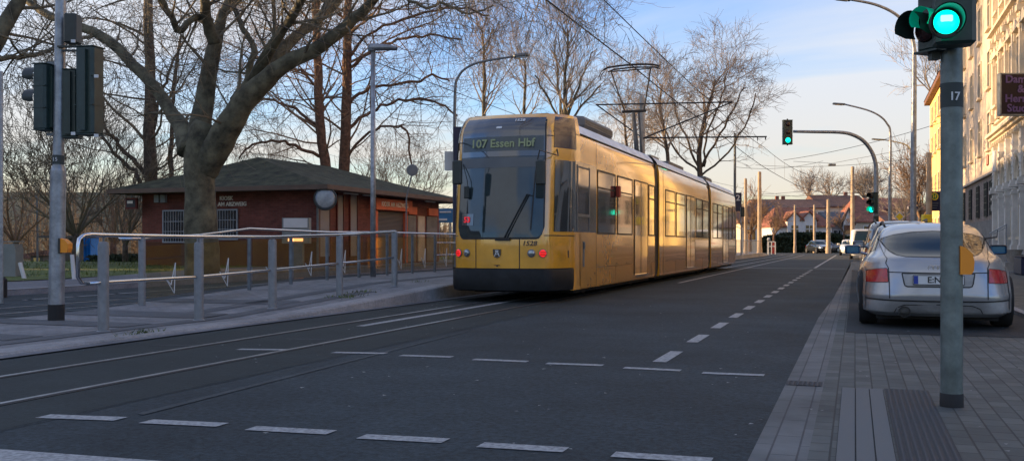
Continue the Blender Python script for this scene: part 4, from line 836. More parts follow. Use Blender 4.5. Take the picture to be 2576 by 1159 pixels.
# pale gable of that house
g_=thing('gable_house','narrow pale house end with a pointed gable, just left of the tall mast','house',(0,0,0)); g_.location=A(2136,590,134)*1.0; g_.location.z=0; WM[g_.name]=Matrix.Translation(g_.location)
a=A(2121,560,134); b=A(2147,560,134); ap=A(2135,525,134); q=MB(); q.prism([Vector((a.x,a.y,-.3)),Vector((b.x,b.y,-.3)),b,ap,a],Vector((-.3,5,0))); q.build('wall',M['wall_white'],g_)
q=MB(); d=Vector((-.3,5.3,0)); o=Vector((0,-.3,0)); q.prism([a+o+Vector((-.3,0,-.3)),ap+o,ap+o+Vector((0,0,.3)),a+o+Vector((-.4,0,0))],d); q.prism([b+o+Vector((.3,0,-.3)),b+o+Vector((.4,0,0)),ap+o+Vector((0,0,.3)),ap+o],d); q.build('roof',M['roof_brown'],g_)
for x in (2128,2139): p=A(x,577,133.9); q=MB(); q.obox(p,RIGHT,FWD,Vector((0,0,1)),.3,.06,.6); q.build('window',M['window_glass'],g_)
house('dark blue-grey roofed house at the left end of the far row',1908,1955,541,506,140,9,M['wall_grey'],M['roof_dark'],hip=False,wins=((.4,.8),(.75,.8)))
house('long brown tiled terrace with chimneys in the back row, left part',1912,2072,520,497,160,12,M['stucco_cream'],M['roof_brown'],hip=False,wins=((-.8,.8),(.9,.8)),chim=(-.15,.05),name='terrace_house')
house('taller brown tiled terrace in the back row, behind the tall mast',2066,2186,517,487,162,12,M['stucco_cream'],M['roof_brown'],hip=False,wins=((-.8,.8),),chim=(.55,),name='terrace_house')
house('red tiled house beneath the arched signal mast',2150,2250,555,497,146,10,M['stucco_beige'],M['roof_red'],hip=True,wins=((-.4,.7),(.4,.7)),chim=(-.4,))
house('wide red-brown roofed house behind the yellow diamond sign',2205,2330,523,494,150,10,M['brick_grey'],M['roof_red'],hip=False,wins=((-.6,.8),(0,.8),(.5,.8)),name='brick_house')
house('low beige house with orange wall right of the slender lamp mast',2245,2320,568,540,125,8,M['stucco_beige'],M['roof_brown'],hip=False,wins=((-.5,.6),(.3,.6)))
house('cream gable-roofed house behind the platform masts',1862,1908,556,516,118,8,M['stucco_cream'],M['roof_brown'],hip=False,wins=((.2,.6),))
# houses low on the slope at the left
def shed(label,px0,px1,py1,py0,Z,wallm,name='shed'):
    a=A(px0,py1,Z); b=A(px1,py0,Z); c=(a+b)/2; h=thing(name,label,'shed',(c.x,c.y,a.z)); u=RIGHT; n=FWD; w2=(b-a).dot(u)/2; Z_=Vector((0,0,1)); hz=(b.z-a.z)/2
    q=MB(); q.obox(c-Z_*1.2,u,n,Z_,w2,1.5,hz+1.2); q.build('wall',wallm,h); q=MB(); q.prism([c+u*(-w2-.2)-n*1.7+Z_*hz,c+u*(w2+.2)-n*1.7+Z_*hz,c+u*(w2+.2)-n*1.7+Z_*(hz+.35),c+u*(-w2-.2)-n*1.7+Z_*(hz+.12)],n*3.4); q.build('roof',M['roof_brown'],h)
    q=MB(); q.obox(c-n*1.52-Z_*.1,u,n,Z_,w2*.5,.03,hz*.8); q.build('door',M['stucco_yellow'],h); return h
shed('small sunlit shed left of the signal pole, low on the slope',50,74,664,650,66,M['stucco_cream']); shed('second small shed nearer the signal pole, with a sloping roof',80,104,662,646,70,M['stucco_cream']); shed('dark-walled shed beside the blue portable cabin',106,135,660,642,64,M['plaster_dark'])
bx=thing('portable_cabin','bright blue portable cabin standing on the grass left of the kiosk','cabin',A(214,655,58)); a=A(214,655,58); hgt=A(0,597,58).z
q=MB(); Z_=Vector((0,0,1)); wv=24/2440*58; cc=Vector((a.x,a.y,(hgt-1.2)/2)); q.obox(cc,RIGHT,FWD,Z_,wv,.6,(hgt+1.2)/2)
for k in range(7): q.obox(cc-FWD*.62+RIGHT*(-wv+.05+k*wv*.32),RIGHT,FWD,Z_,.03,.02,(hgt+1.1)/2)
q.build('wall',M['blue_paint'],bx); q=MB(); q.obox(Vector((a.x,a.y,hgt+.04)),RIGHT,FWD,Z_,wv+.06,.66,.05); q.build('roof',M['plate_blue'],bx)
# dark blue box behind pole
c=A(168,650,56); q=MB(); q.obox(Vector((c.x,c.y,.1)),RIGHT,FWD,Z_,.75,.5,1.3); q.obox(Vector((c.x,c.y,1.45)),RIGHT,FWD,Z_,1.3,.9,.06); tag(q.build('garden_hut',M['plaster_dark']),'small dark hut with a flat roof behind the thick signal pole','hut')
# unseen blocks added left of the frame to cast shade on the street
for i,(y0,y1,hh) in enumerate(((-42,-14,12.6),(-13.7,20,10.6),(20,58,13.4))):
    h=thing('shade_block',['unseen block added left of view to shade the street, nearest','unseen block added left of view to shade the street, middle of three','unseen block added left of view to shade the street, farthest of three'][i],'building',(-54,(y0+y1)/2,0))
    xo=-18 if i==2 else 0; q=MB(); q.box(-60+xo,-48+xo,y0,y1,-3,hh-1.4); q.build('wall',M['stucco_beige'],h); q=MB(); q.prism([(-47.5+xo,y0-.3,hh-1.4),(-60.5+xo,y0-.3,hh-1.4),(-54+xo,y0-.3,hh+1.2)],(0,y1-y0+.6,0)); q.build('roof',M['roof_brown'],h)
    y=y0+2
    while y<y1-1:
        for z in (1.2,4.0,6.8):
            q=MB(); q.box(-48+xo,-47.95+xo,y,y+1.2,z,z+1.4); w_=q.build('window',M['window_glass'],h)
        y+=3.4
# ------------------------------------------------------------------ TREES (bare winter crowns)
def rv(): return Vector((random.gauss(0,1),random.gauss(0,1),random.gauss(0,1))).normalized()
class Tree:
    def __init__(s): s.T=MB(); s.C=MB(); s.n=0
    def limb(s,pts,rad,n=10,trunk=True): (s.T if trunk else s.C).tube(pts,rad,n,cap=True)
    def grow(s,p,d,L,r,lv,P):
        """P: n per level children, droop, up, wob, rmin"""
        ns=4 if lv>1 else 5; pts=[Vector(p)]; rs=[r]; dd=Vector(d).normalized()
        tip=max(P['rmin']*.7,r*(.35 if lv<P['lv'] else .5))
        for i in range(ns):
            dd=(dd+rv()*P['wob']+Vector((0,0,P['up'] if lv<P['lv'] else P['tipup']))).normalized(); pts.append(pts[-1]+dd*(L/ns)); rs.append(r+(tip-r)*(i+1)/ns)
        mb=s.T if lv==0 else s.C
        mb.tube(pts,rs,8 if r>.06 else (5 if r>.022 else 3),cap=False); s.n+=1
        if lv>=P['lv']: return
        k=P['kids'][min(lv,len(P['kids'])-1)]
        for i in range(k):
            t=random.uniform(P.get('t0',.25),1.0) if i>0 else 1.0
            j=min(ns-1,int(t*ns)); f=t*ns-j; q=pts[j].lerp(pts[j+1],f); base=(pts[j+1]-pts[j]).normalized()
            sd=rv(); sd=(sd-base*sd.dot(base)).normalized(); ang=R(random.uniform(*P['ang'])); nd=base*math.cos(ang)+sd*math.sin(ang)
            rr=max(P['rmin'],(rs[j]+(rs[j+1]-rs[j])*f)*random.uniform(.5,.72)); s.grow(q,nd,L*random.uniform(*P['len']),rr,lv+1,P)
    def along(s,pts,rad,k,L,P,lv=1,up=0,side=None,t0=.2):
        pts=[Vector(p) for p in pts]
        for i in range(k):
            t=random.uniform(t0,1)*(len(pts)-1); j=min(len(pts)-2,int(t)); f=t-j; q=pts[j].lerp(pts[j+1],f); base=(pts[j+1]-pts[j]).normalized()
            sd=rv(); sd=(sd-base*sd.dot(base)).normalized(); 
            if side is not None and random.random()<.6: sd=(sd+Vector(side)*1.2).normalized()
            ang=R(random.uniform(40,80)); nd=base*math.cos(ang)+sd*math.sin(ang)+Vector((0,0,up)); r=min(rad[j]*.45,P['r0']*random.uniform(.6,1.2))
            s.grow(q,nd,L*random.uniform(.6,1.2),r,lv,P)
    def done(s,name,label,loc,bark,twig,group=None,cat='tree'):
        t=thing(name,label,cat,loc,group=group)
        if s.T.v: s.T.build('trunk',bark,t,smooth=True)
        if s.C.v: s.C.build('crown',twig,t,smooth=False)
        return t
def smooth_path(pts,rad,n=4,jit=.0):
    out=[];ro=[];m=len(pts)
    for i in range(m-1):
        p0=pts[max(0,i-1)];p1=pts[i];p2=pts[i+1];p3=pts[min(m-1,i+2)]
        for k in range(n):
            t=k/n; out.append(.5*((2*p1)+(-p0+p2)*t+(2*p0-5*p1+4*p2-p3)*t*t+(-p0+3*p1-3*p2+p3)*t**3)+(rv()*jit if (i or k) else Vector())); ro.append(rad[i]+(rad[i+1]-rad[i])*t)
    out.append(pts[-1]); ro.append(rad[-1]); return out,ro
def lim(t,px,Z,rad_px,dz=0,n=12,trunk=True,jit=.02):
    """limb given by image points and depths that change along it"""
    m=len(px); pts=[A(x,y,Z+(dz*i/(m-1))) for i,(x,y) in enumerate(px)]; rad=[r/F*(Z+dz*i/(m-1)) for i,r in enumerate(rad_px)]
    p,r=smooth_path(pts,rad,4,jit); (t.T if trunk else t.C).tube(p,r,n,cap=True); return p,r
random.seed(21)
FINE=dict(lv=4,kids=[4,4,4,4],wob=.22,up=.03,tipup=.0,ang=(25,65),len=(.5,.8),rmin=.007,r0=.05)
# big plane tree in front of the kiosk
t=Tree(); ZT=27.0
lim(t,[(512,735),(510,700),(508,600),(503,500),(502,430),(508,360),(520,310)],ZT,[62,47,41,39,39,41,28],0,28,jit=.01)
def LB(px,rad,dz,k,L,P=FINE,jit=.02,**kw):
    p,r=lim(t,px,ZT,rad,dz,12,jit=jit); 
    if k: t.along(p,r,k,L,P,1,**kw)
    return p,r
FB=dict(FINE); FB.update(lv=4,kids=[4,4,4,3])
LB([(480,380),(458,322),(430,280),(385,215),(322,150),(270,100),(200,65),(130,42),(75,8),(20,-40)],[34,22,16,15,14,13,11,10,8,7],3.5,12,2.0,FB,up=.15)
LB([(500,380),(505,300),(522,200),(536,130),(545,88),(560,40),(585,-20),(600,-90)],[34,26,21,19,16,13,10,8],1.5,8,2.2,FB,up=.2)
LB([(540,110),(520,50),(515,0),(510,-70)],[16,14,12,9],-1,6,2.0,FB,up=.2)
LB([(530,55),(505,42),(478,52),(450,78),(432,45),(405,0),(390,-40)],[10,9,8,9,8,8,6],-2,6,1.5,FB)
LB([(512,430),(545,372),(583,305),(628,240),(712,166),(809,114),(890,48),(940,0),(1000,-60)],[34,36,34,28,21,17,14,12,9],-2.0,12,2.4,FB,up=.1)
LB([(600,262),(640,205),(690,150),(740,95),(790,58),(850,0),(900,-60)],[26,22,18,14,12,12,9],3,9,2.4,FB,up=.1)
LB([(640,205),(672,140),(705,85),(740,35),(765,-20),(780,-80)],[20,15,12,11,10,8],-2.5,7,2.2,FB,up=.1)
LB([(614,250),(620,215),(632,150),(640,128),(625,95),(605,60),(585,10),(570,-40)],[10,8,8,8,7,7,6,5],1.5,8,1.5,FB)
LB([(790,58),(820,20),(835,-40)],[10,9,7],1,4,1.8,FB)
# hanging twigs reaching over the street at the top of the picture
p,r=lim(t,[(960,-40),(1060,-30),(1180,-18),(1280,-10),(1380,-8),(1470,-15)],24,[7,6,5,4,3,2],-3,6,False,.05)
HANG=dict(lv=3,kids=[4,4,3],wob=.3,up=-.12,tipup=-.16,ang=(25,60),len=(.5,.8),rmin=.006,r0=.018)
t.along(p,r,26,1.0,HANG,1,up=-.35)
p,r=lim(t,[(940,0),(1000,-20),(1060,20),(1120,10),(1180,30),(1240,15)],25,[6,5,4,4,3,2],0,6,False,.06); t.along(p,r,16,.9,HANG,1,up=-.1)
from mathutils import noise as _n
def rough(mb,a1=.06,a2=.025):
    out=[]
    for v in mb.v:
        p=Vector(v); k=min(1,max(.15,(9-p.z)/9)); out.append(tuple(p+_n.noise_vector(p*1.1)*a1*k+_n.noise_vector(p*4.0)*a2*k))
    mb.v=out
rough(t.T)
t.done('plane_tree','huge pale-barked plane tree with thick spreading limbs, growing before the kiosk',A(512,735,ZT),M['bark_plane'],M['twig']); print('plane',t.n)
# neighbouring tree whose limbs enter at the top left corner
t=Tree(); ZT2=21
p,r=lim(t,[(-420,800),(-400,500),(-300,330),(-160,250),(-60,170),(10,70),(55,-10),(90,-90)],ZT2,[50,44,36,28,24,20,16,12],2,12); t.along(p[12:],r[12:],8,1.8,FB,1)
p,r=lim(t,[(-170,170),(-60,150),(0,148),(60,142),(115,132),(140,112),(155,80)],ZT2,[12,9,7,6,5,4,3],3,8); t.along(p,r,14,1.3,FB,2)
p,r=lim(t,[(-60,60),(0,88),(25,100),(42,128),(55,138)],ZT2,[6,4,3,3,2],1,6); t.along(p,r,8,.9,FB,2)
t.done('plane_tree','plane tree whose limbs reach in at the top left corner of the photo',A(-420,800,ZT2),M['bark_plane'],M['twig'])
# upright trees behind the kiosk
def upright(xs,Z,rad,k,L,label,bark,twig,P,name='bare_tree',top=-120,up=.05,lims=(),t0=.15):
    t=Tree(); p,r=lim(t,xs,Z,rad,0,10,jit=.03); t.along(p,r,k,L,P,1,up=up,t0=t0)
    for (q,ra,kk,LL) in lims:
        p2,r2=lim(t,q,Z,[x*.68 for x in ra],random.uniform(-2,2),8,jit=.09); t.along(p2,r2,kk,LL,P,2,up=up)
    rough(t.T,.05,.03)
    b=A(xs[0][0],xs[0][1],Z); print(label[:30],t.n); return t.done(name,label,(b.x,b.y,0),bark,twig)
from mathutils import noise as _n
U=dict(lv=5,kids=[4,4,4,4,3],wob=.22,up=.02,tipup=.03,ang=(25,70),len=(.5,.8),rmin=.007,r0=.06); U4=dict(U); U4.update(lv=4)
random.seed(33)
upright([(385,650),(382,455),(376,330),(378,180),(372,60),(370,-60),(368,-160)],40,[19,17,15,13,12,10,8],17,4.6,'tall dark tree left of the plane tree, rising behind the low roof end',M['bark_dark'],M['twig'],U4,
  lims=[([(378,450),(330,400),(290,350),(262,310),(250,200)],[9,8,7,5,4],7,2.0),([(378,345),(400,260),(425,190),(450,130),(480,60)],[7,6,5,4,3],6,2.5),([(352,460),(330,420),(275,370),(250,335)],[8,7,6,4],6,2)])
upright([(432,640),(430,430),(432,300),(440,200),(455,90)],43,[7,6,5,5,3],12,2.4,'slender tree between the dark trunk and the plane tree',M['bark_dark'],M['twig'],U4)
upright([(830,600),(820,432),(806,330),(800,200),(796,80),(790,-60),(788,-160)],46,[17,14,12,11,10,9,7],26,4.8,'left of two reddish straight trunks behind the kiosk roof',M['bark_red'],M['twig_red'],U4,
  lims=[([(812,395),(760,372),(700,355),(640,362),(600,400)],[7,6,5,4,3],9,1.6),([(806,340),(770,290),(720,265),(660,245),(620,265)],[6,6,5,4,3],9,1.8),([(800,230),(760,180),(700,160),(650,150)],[5,5,4,3],8,2)])
upright([(862,600),(866,440),(870,300),(872,160),(874,60),(876,-60),(880,-160)],47,[17,14,13,12,10,9,7],26,5.2,'right of two reddish straight trunks behind the kiosk roof',M['bark_red'],M['twig_red'],U4,
  lims=[([(868,330),(920,290),(970,262),(1040,250),(1110,262),(1150,290)],[7,6,5,5,4,3],12,2.2),([(870,270),(910,230),(960,215),(1050,205),(1090,190),(1130,205)],[6,6,5,5,4,3],12,2.2),([(872,400),(930,330),(990,320),(1020,330),(1040,430)],[6,5,4,4,3],9,1.6),([(872,180),(930,130),(1000,100),(1080,90),(1160,100)],[6,5,5,4,3],12,2.4),([(872,150),(940,80),(1040,40),(1150,20),(1230,40)],[6,5,5,4,3],12,2.4)])
random.seed(41)
FAR=dict(lv=4,kids=[4,4,4,4],wob=.2,up=.08,tipup=.10,ang=(20,50),len=(.5,.78),rmin=.009,r0=.1)
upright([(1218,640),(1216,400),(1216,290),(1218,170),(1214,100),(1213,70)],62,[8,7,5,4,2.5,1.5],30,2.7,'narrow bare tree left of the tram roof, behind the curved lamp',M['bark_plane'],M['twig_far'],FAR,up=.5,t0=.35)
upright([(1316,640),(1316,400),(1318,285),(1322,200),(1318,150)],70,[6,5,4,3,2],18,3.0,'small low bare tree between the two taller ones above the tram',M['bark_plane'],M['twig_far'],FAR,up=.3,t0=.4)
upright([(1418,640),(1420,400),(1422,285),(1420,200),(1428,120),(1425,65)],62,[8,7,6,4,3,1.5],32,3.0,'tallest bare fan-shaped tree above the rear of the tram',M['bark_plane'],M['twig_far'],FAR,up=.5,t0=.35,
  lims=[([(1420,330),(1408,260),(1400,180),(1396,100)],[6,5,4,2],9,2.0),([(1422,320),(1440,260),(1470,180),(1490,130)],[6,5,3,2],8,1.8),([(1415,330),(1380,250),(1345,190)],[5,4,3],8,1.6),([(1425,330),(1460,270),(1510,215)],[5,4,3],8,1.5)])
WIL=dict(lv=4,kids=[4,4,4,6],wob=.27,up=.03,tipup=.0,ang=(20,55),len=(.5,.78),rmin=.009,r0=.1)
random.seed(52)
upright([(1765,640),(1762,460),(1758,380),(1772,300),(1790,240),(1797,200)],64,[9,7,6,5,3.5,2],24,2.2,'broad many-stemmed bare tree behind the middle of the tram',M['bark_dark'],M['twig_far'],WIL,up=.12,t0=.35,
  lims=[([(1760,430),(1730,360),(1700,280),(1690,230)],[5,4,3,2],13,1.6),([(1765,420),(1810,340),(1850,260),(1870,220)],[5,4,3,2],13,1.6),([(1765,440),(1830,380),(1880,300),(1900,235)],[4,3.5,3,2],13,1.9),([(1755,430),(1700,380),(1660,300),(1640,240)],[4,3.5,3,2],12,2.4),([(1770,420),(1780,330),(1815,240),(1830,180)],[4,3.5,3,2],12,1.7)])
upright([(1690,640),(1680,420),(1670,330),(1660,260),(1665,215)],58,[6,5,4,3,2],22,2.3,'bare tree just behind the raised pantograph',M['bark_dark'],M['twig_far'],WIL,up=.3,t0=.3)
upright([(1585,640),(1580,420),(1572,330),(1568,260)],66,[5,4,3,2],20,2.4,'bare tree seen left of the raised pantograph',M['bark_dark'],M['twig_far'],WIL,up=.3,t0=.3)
# low spreading trees at the left
BU=dict(lv=4,kids=[5,4,4,4],wob=.2,up=.07,tipup=.05,ang=(18,50),len=(.5,.78),rmin=.009,r0=.05)
def bush(x,y,Z,stems,L,label,P,bark,twig,r0=.12,lean=.8,name='bare_tree'):
    t=Tree(); b=A(x,y,Z)
    t.T.tube([Vector((b.x,b.y,-1)),Vector((b.x,b.y,b.z)),Vector((b.x,b.y,b.z+.5))],[r0*2.2,r0*1.9,r0*1.6],10)
    for k in range(stems):
        a=random.random()*6.28; d=Vector((math.cos(a)*lean,math.sin(a)*lean,random.uniform(.5,1.2))); t.grow(Vector((b.x,b.y,b.z+.3)),d,L*random.uniform(.7,1.1),r0*random.uniform(.6,1),1,P)
    print(label[:30],t.n); return t.done(name,label,(b.x,b.y,0),bark,twig)
random.seed(61)
bush(190,612,38,13,3.1,'low many-stemmed bare tree behind the thick signal pole',dict(BU,lv=5,kids=[5,4,4,4,4]),M['bark_dark'],M['twig'],.075,.9)
bush(40,630,52,10,3.4,'bare shrubby tree at the far left above the grey cabinet',BU,M['bark_dark'],M['twig_red'],.08,.7)
bush(285,630,58,10,3.6,'orange-brown sunlit bare tree in the gap left of the kiosk',BU,M['bark_red'],M['twig_red'],.1,.5)
bush(315,640,44,6,2.6,'thin bare tree at the left corner of the kiosk',BU,M['bark_dark'],M['twig'],.07,.4)
bush(1040,560,56,8,2.4,'bare bushy tree above the far end of the kiosk roof',BU,M['bark_dark'],M['twig_red'],.08,.6)
bush(965,560,60,9,3.0,'bare bushy tree behind the kiosk, right of the platform lamp',BU,M['bark_dark'],M['twig_red'],.1,.6)
bush(700,560,62,9,3.2,'bare bushy tree behind the peak of the kiosk roof',BU,M['bark_dark'],M['twig_red'],.1,.6)
random.seed(71)
FT=dict(lv=4,kids=[5,5,4,4],wob=.18,up=.06,tipup=.05,ang=(18,50),len=(.5,.75),rmin=.02,r0=.06)
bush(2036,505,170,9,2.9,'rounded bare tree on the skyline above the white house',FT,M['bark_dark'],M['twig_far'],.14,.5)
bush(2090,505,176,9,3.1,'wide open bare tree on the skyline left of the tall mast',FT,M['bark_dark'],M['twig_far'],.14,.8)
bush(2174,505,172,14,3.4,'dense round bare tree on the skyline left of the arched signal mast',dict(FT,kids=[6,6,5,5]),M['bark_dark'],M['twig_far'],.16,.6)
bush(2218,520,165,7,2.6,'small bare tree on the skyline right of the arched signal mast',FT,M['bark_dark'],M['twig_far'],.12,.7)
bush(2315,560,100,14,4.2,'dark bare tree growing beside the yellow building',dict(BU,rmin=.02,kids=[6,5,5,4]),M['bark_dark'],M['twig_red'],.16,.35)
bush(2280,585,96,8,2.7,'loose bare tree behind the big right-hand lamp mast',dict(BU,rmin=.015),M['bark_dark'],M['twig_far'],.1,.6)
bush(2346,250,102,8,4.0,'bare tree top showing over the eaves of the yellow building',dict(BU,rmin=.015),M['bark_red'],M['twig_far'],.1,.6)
bush(1946,600,108,8,1.9,'sunlit twiggy shrub left of the hedge at the road end',dict(BU,rmin=.015),M['bark_red'],M['twig_red'],.07,.7,'shrub')
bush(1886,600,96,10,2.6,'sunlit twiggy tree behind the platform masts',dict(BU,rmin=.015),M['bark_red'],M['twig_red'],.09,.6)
bush(2122,592,118,7,1.5,'ochre shrub in front of the pale gable',dict(BU,rmin=.015),M['bark_red'],M['twig_red'],.06,.7,'shrub')
# hedge: leafy clumps over a core
def leafy(name,label,pts,w_,h_,n,leaf,mt,cat='hedge'):
    o=thing(name,label,cat,pts[0]); q=MB(); 
    for k in range(n):
        t=random.random()*(len(pts)-1); j=min(len(pts)-2,int(t)); p=Vector(pts[j]).lerp(Vector(pts[j+1]),t-j); hh=h_[j]+(h_[j+1]-h_[j])*(t-j)
        f=random.random(); 
        if f<.5: x,y,z=random.uniform(-w_,w_),-w_*random.uniform(.75,1.05),random.random()*hh
        elif f<.8: x,y,z=random.uniform(-w_,w_),random.uniform(-w_,w_),hh*random.uniform(.93,1.04)
        else: x,y,z=random.uniform(-w_,w_),random.uniform(-w_,w_),random.random()*hh
        c=p+Vector((x,y,z)); u=rv()*leaf; v=rv()*leaf; q.add([c-u,c+v*.6,c+u,c-v*.6],[(0,1,2,3)])
    q.build('foliage',mt,o); q=MB()
    for j in range(len(pts)-1): a,b=Vector(pts[j]),Vector(pts[j+1]); q.add([a+Vector((0,-w_*.7,0)),b+Vector((0,-w_*.7,0)),b+Vector((0,w_,0)),a+Vector((0,w_,0)),a+Vector((0,-w_*.6,h_[j]*.93)),b+Vector((0,-w_*.6,h_[j+1]*.93)),b+Vector((0,w_,h_[j+1]*.9)),a+Vector((0,w_,h_[j]*.9))],[(0,1,5,4),(1,2,6,5),(2,3,7,6),(3,0,4,7),(4,5,6,7)])
    q.build('core',M['hedge_leaf'],o)
random.seed(81)
def gz(px,Z): p=A(px,HY,Z); return Vector((p.x,p.y,0))
leafy('hedge','long clipped dark evergreen hedge behind the far cars',[gz(1974,122),gz(2000,122),gz(2060,122),gz(2092,122),gz(2130,122),gz(2160,122)],1.0,[2.2,2.35,2.35,2.2,1.75,1.5],9000,.22,M['hedge_leaf'])
leafy('hedge','lower uneven dark hedge left of the clipped one, by the barrier',[gz(1925,120),gz(1945,120),gz(1974,120)],1.0,[1.5,2.0,1.9],3500,.22,M['hedge_leaf'])
leafy('hedge','thin low hedge along the lawn left of the kiosk',[A(235,640,50)+Vector((0,0,-1)),A(340,648,47)+Vector((0,0,-.6))],.4,[.9,.75],2500,.09,M['hedge_leaf'])
# far wood on the left hillside
random.seed(91); q=MB()
for k in range(1500):
    px=random.uniform(-250,1250); Z=random.uniform(95,330); p=A(px,HY,Z)
    if p.x>-30: continue
    g0=gh(p.x,p.y); H=random.uniform(4,8.5)*(.75 if Z<130 else 1); q.tube([(p.x,p.y,g0-1),(p.x+random.uniform(-.3,.3),p.y,g0+H*.6),(p.x,p.y,g0+H)],[.12,.08,.03],3,cap=False)
    for j in range(46):
        a=random.random()*6.28; z=random.uniform(.25,.95)*H; l=random.uniform(.5,1.6)*(1.2-z/H*.6); s=Vector((p.x,p.y,g0+z)); e=s+Vector((math.cos(a)*l,math.sin(a)*l,random.uniform(.2,1.2))); m_=(s+e)/2+rv()*.15
        w_=.05; u=Vector((0,0,w_)); v=Vector((-math.sin(a),math.cos(a),0))*w_; q.add([s-u,m_-v,e,m_+u],[(0,1,2,3)])
tag(q.build('far_wood',M['hill_brown']),'brown leafless woodland covering the far hillside at the left','woodland',kind='stuff')
# ------------------------------------------------------------------ CARS  (local frame: rear face near y=0, nose at +y, x to the right)
def sgn(v): return -1 if v<0 else 1
def car_body(rows,n=72,cap=True):
    """rows: (z, half width, y rear, y front, n rear, n front)"""
    q=MB(); R_=[]
    for (z,W,yr,yf,e1,e2) in rows:
        ring=[]; ym=(yr+yf)/2; Lh=(yf-yr)/2
        for i in range(n):
            a=2*math.pi*i/n; c,s=math.cos(a),math.sin(a); e=e1 if s<0 else e2
            ring.append((W*sgn(c)*abs(c)**(2/e),ym+Lh*sgn(s)*abs(s)**(2/e),z))
        R_.append(ring+[ring[0]])
    q.grid(R_)
    if cap:
        top=R_[-1][:-1]; q.add(top,[tuple(range(n))])
    return q
def interp_rows(keys,step=.03):
    out=[]; z=keys[0][0]
    def cr(p0,p1,p2,p3,t): return .5*((2*p1)+(-p0+p2)*t+(2*p0-5*p1+4*p2-p3)*t*t+(-p0+3*p1-3*p2+p3)*t**3)
    for i in range(len(keys)-1):
        a=keys[i]; b=keys[i+1]; n=max(1,int((b[0]-a[0])/step))
        p=keys[max(0,i-1)]; d=keys[min(len(keys)-1,i+2)]
        for k in range(n):
            t=k/n; out.append((a[0]+(b[0]-a[0])*t,)+tuple(a[j]+(b[j]-a[j])*(t*t*(3-2*t)*.35+t*.65) for j in range(1,6)))
    out.append(keys[-1]); return out
class Proj:
    def __init__(s,q): s.t=bvhtree.BVHTree.FromPolygons([Vector(v) for v in q.v],q.f)
    def rear(s,x,z,off=.004):
        h=s.t.ray_cast(Vector((x,-3,z)),Vector((0,1,0))); 
        return h[0]+Vector((0,-off,0)) if h[0] else Vector((x,.3,z))
    def side(s,y,z,sd,off=.004):
        h=s.t.ray_cast(Vector((3*sd,y,z)),Vector((-sd,0,0)))
        return h[0]+Vector((sd*off,0,0)) if h[0] else Vector((sd*.7,y,z))
    def front(s,x,z,off=.004):
        h=s.t.ray_cast(Vector((x,9,z)),Vector((0,-1,0)))
        return h[0]+Vector((0,off,0)) if h[0] else Vector((x,4,z))
def resample(P,n):
    L=[0]
    for a,b in zip(P,P[1:]): L.append(L[-1]+math.hypot(b[0]-a[0],b[1]-a[1]))
    out=[]
    for i in range(n+1):
        d=L[-1]*i/n; j=0
        while j<len(L)-2 and L[j+1]<d: j+=1
        k=(d-L[j])/(L[j+1]-L[j]) if L[j+1]>L[j] else 0; out.append((P[j][0]+(P[j+1][0]-P[j][0])*k,P[j][1]+(P[j+1][1]-P[j][1])*k))
    return out
def patch(fn,bot,top,nu=16,nv=8,mb=None):
    mb=mb or MB(); B=resample(bot,nu); T=resample(top,nu)
    mb.grid([[fn(B[i][0]+(T[i][0]-B[i][0])*j/nv,B[i][1]+(T[i][1]-B[i][1])*j/nv) for i in range(nu+1)] for j in range(nv+1)]); return mb
def seam(fn,P,w_=.006,mb=None,n=24):
    mb=mb or MB(); Q=resample(P,n); a=[];b=[]
    for i,(x,z) in enumerate(Q):
        x0,z0=Q[max(0,i-1)]; x1,z1=Q[min(n,i+1)]; l=math.hypot(x1-x0,z1-z0) or 1; nx,nz=-(z1-z0)/l*w_,(x1-x0)/l*w_
        a.append(fn(x+nx,z+nz)); b.append(fn(x-nx,z-nz))
    mb.grid([a,b]); return mb
def wheel(par,x,y,r,wd,sd):
    q=MB(); q.lathe((x,y,r),(sd,0,0),[(r*.6,-wd*.5),(r*.96,-wd*.5),(r,-wd*.35),(r,wd*.35),(r*.95,wd*.5),(r*.66,wd*.5),(r*.64,wd*.3)],28); t=q.build('wheel',M['tyre'],par,smooth=True,world=False,auto=35)
    q=MB(); q.lathe((x,y,r),(sd,0,0),[(r*.64,0),(r*.64,wd*.36),(r*.56,wd*.38),(r*.5,wd*.26),(r*.2,wd*.30),(r*.08,wd*.42)],24)
    for k in range(6):
        a=k*math.pi/3; u=Vector((0,math.cos(a),math.sin(a))); q.obox(Vector((x+sd*wd*.36,y,r))+u*r*.34,u,Vector((1,0,0)),Vector((0,-math.sin(a),math.cos(a))),r*.27,.015,.035)
    q.build('rim',M['rim'],t,smooth=False,world=False)
def LOC(o): return o
# --- silver coupe
TX,TY=.95,12.75
tt=thing('parked_car','silver coupe with rounded tail and red tail lights, parked nearest, half behind the signal pole','car',(TX,TY,.01),group='cars parked along the pavement')
keys=[(.15,.76,.14,3.80,6,3),(.2,.825,.07,3.88,6,3),(.32,.855,.015,3.96,4.6,3),(.40,.868,.0,4.0,4.3,3),(.46,.873,.01,4.0,4.0,3),(.58,.868,.03,3.98,3.7,3),(.70,.845,.06,3.90,3.5,3),(.77,.815,.105,3.75,3.5,3.2),(.82,.785,.15,3.4,3.6,3),(.855,.75,.22,3.15,3.6,3),(.885,.715,.32,3.05,3.5,3),(.93,.69,.42,2.95,3.3,3),(1.0,.665,.55,2.80,3.1,3),(1.08,.635,.70,2.66,2.9,2.8),(1.15,.60,.86,2.5,2.8,2.7),(1.21,.55,1.05,2.35,2.6,2.6),(1.25,.48,1.24,2.2,2.5,2.5),(1.275,.36,1.42,2.05,2.3,2.3),(1.288,.2,1.55,1.9,2,2)]
tt.scale=(1.055,1.03,1.03); q=car_body(interp_rows(keys,.025)); tt_body=q; P=Proj(q)
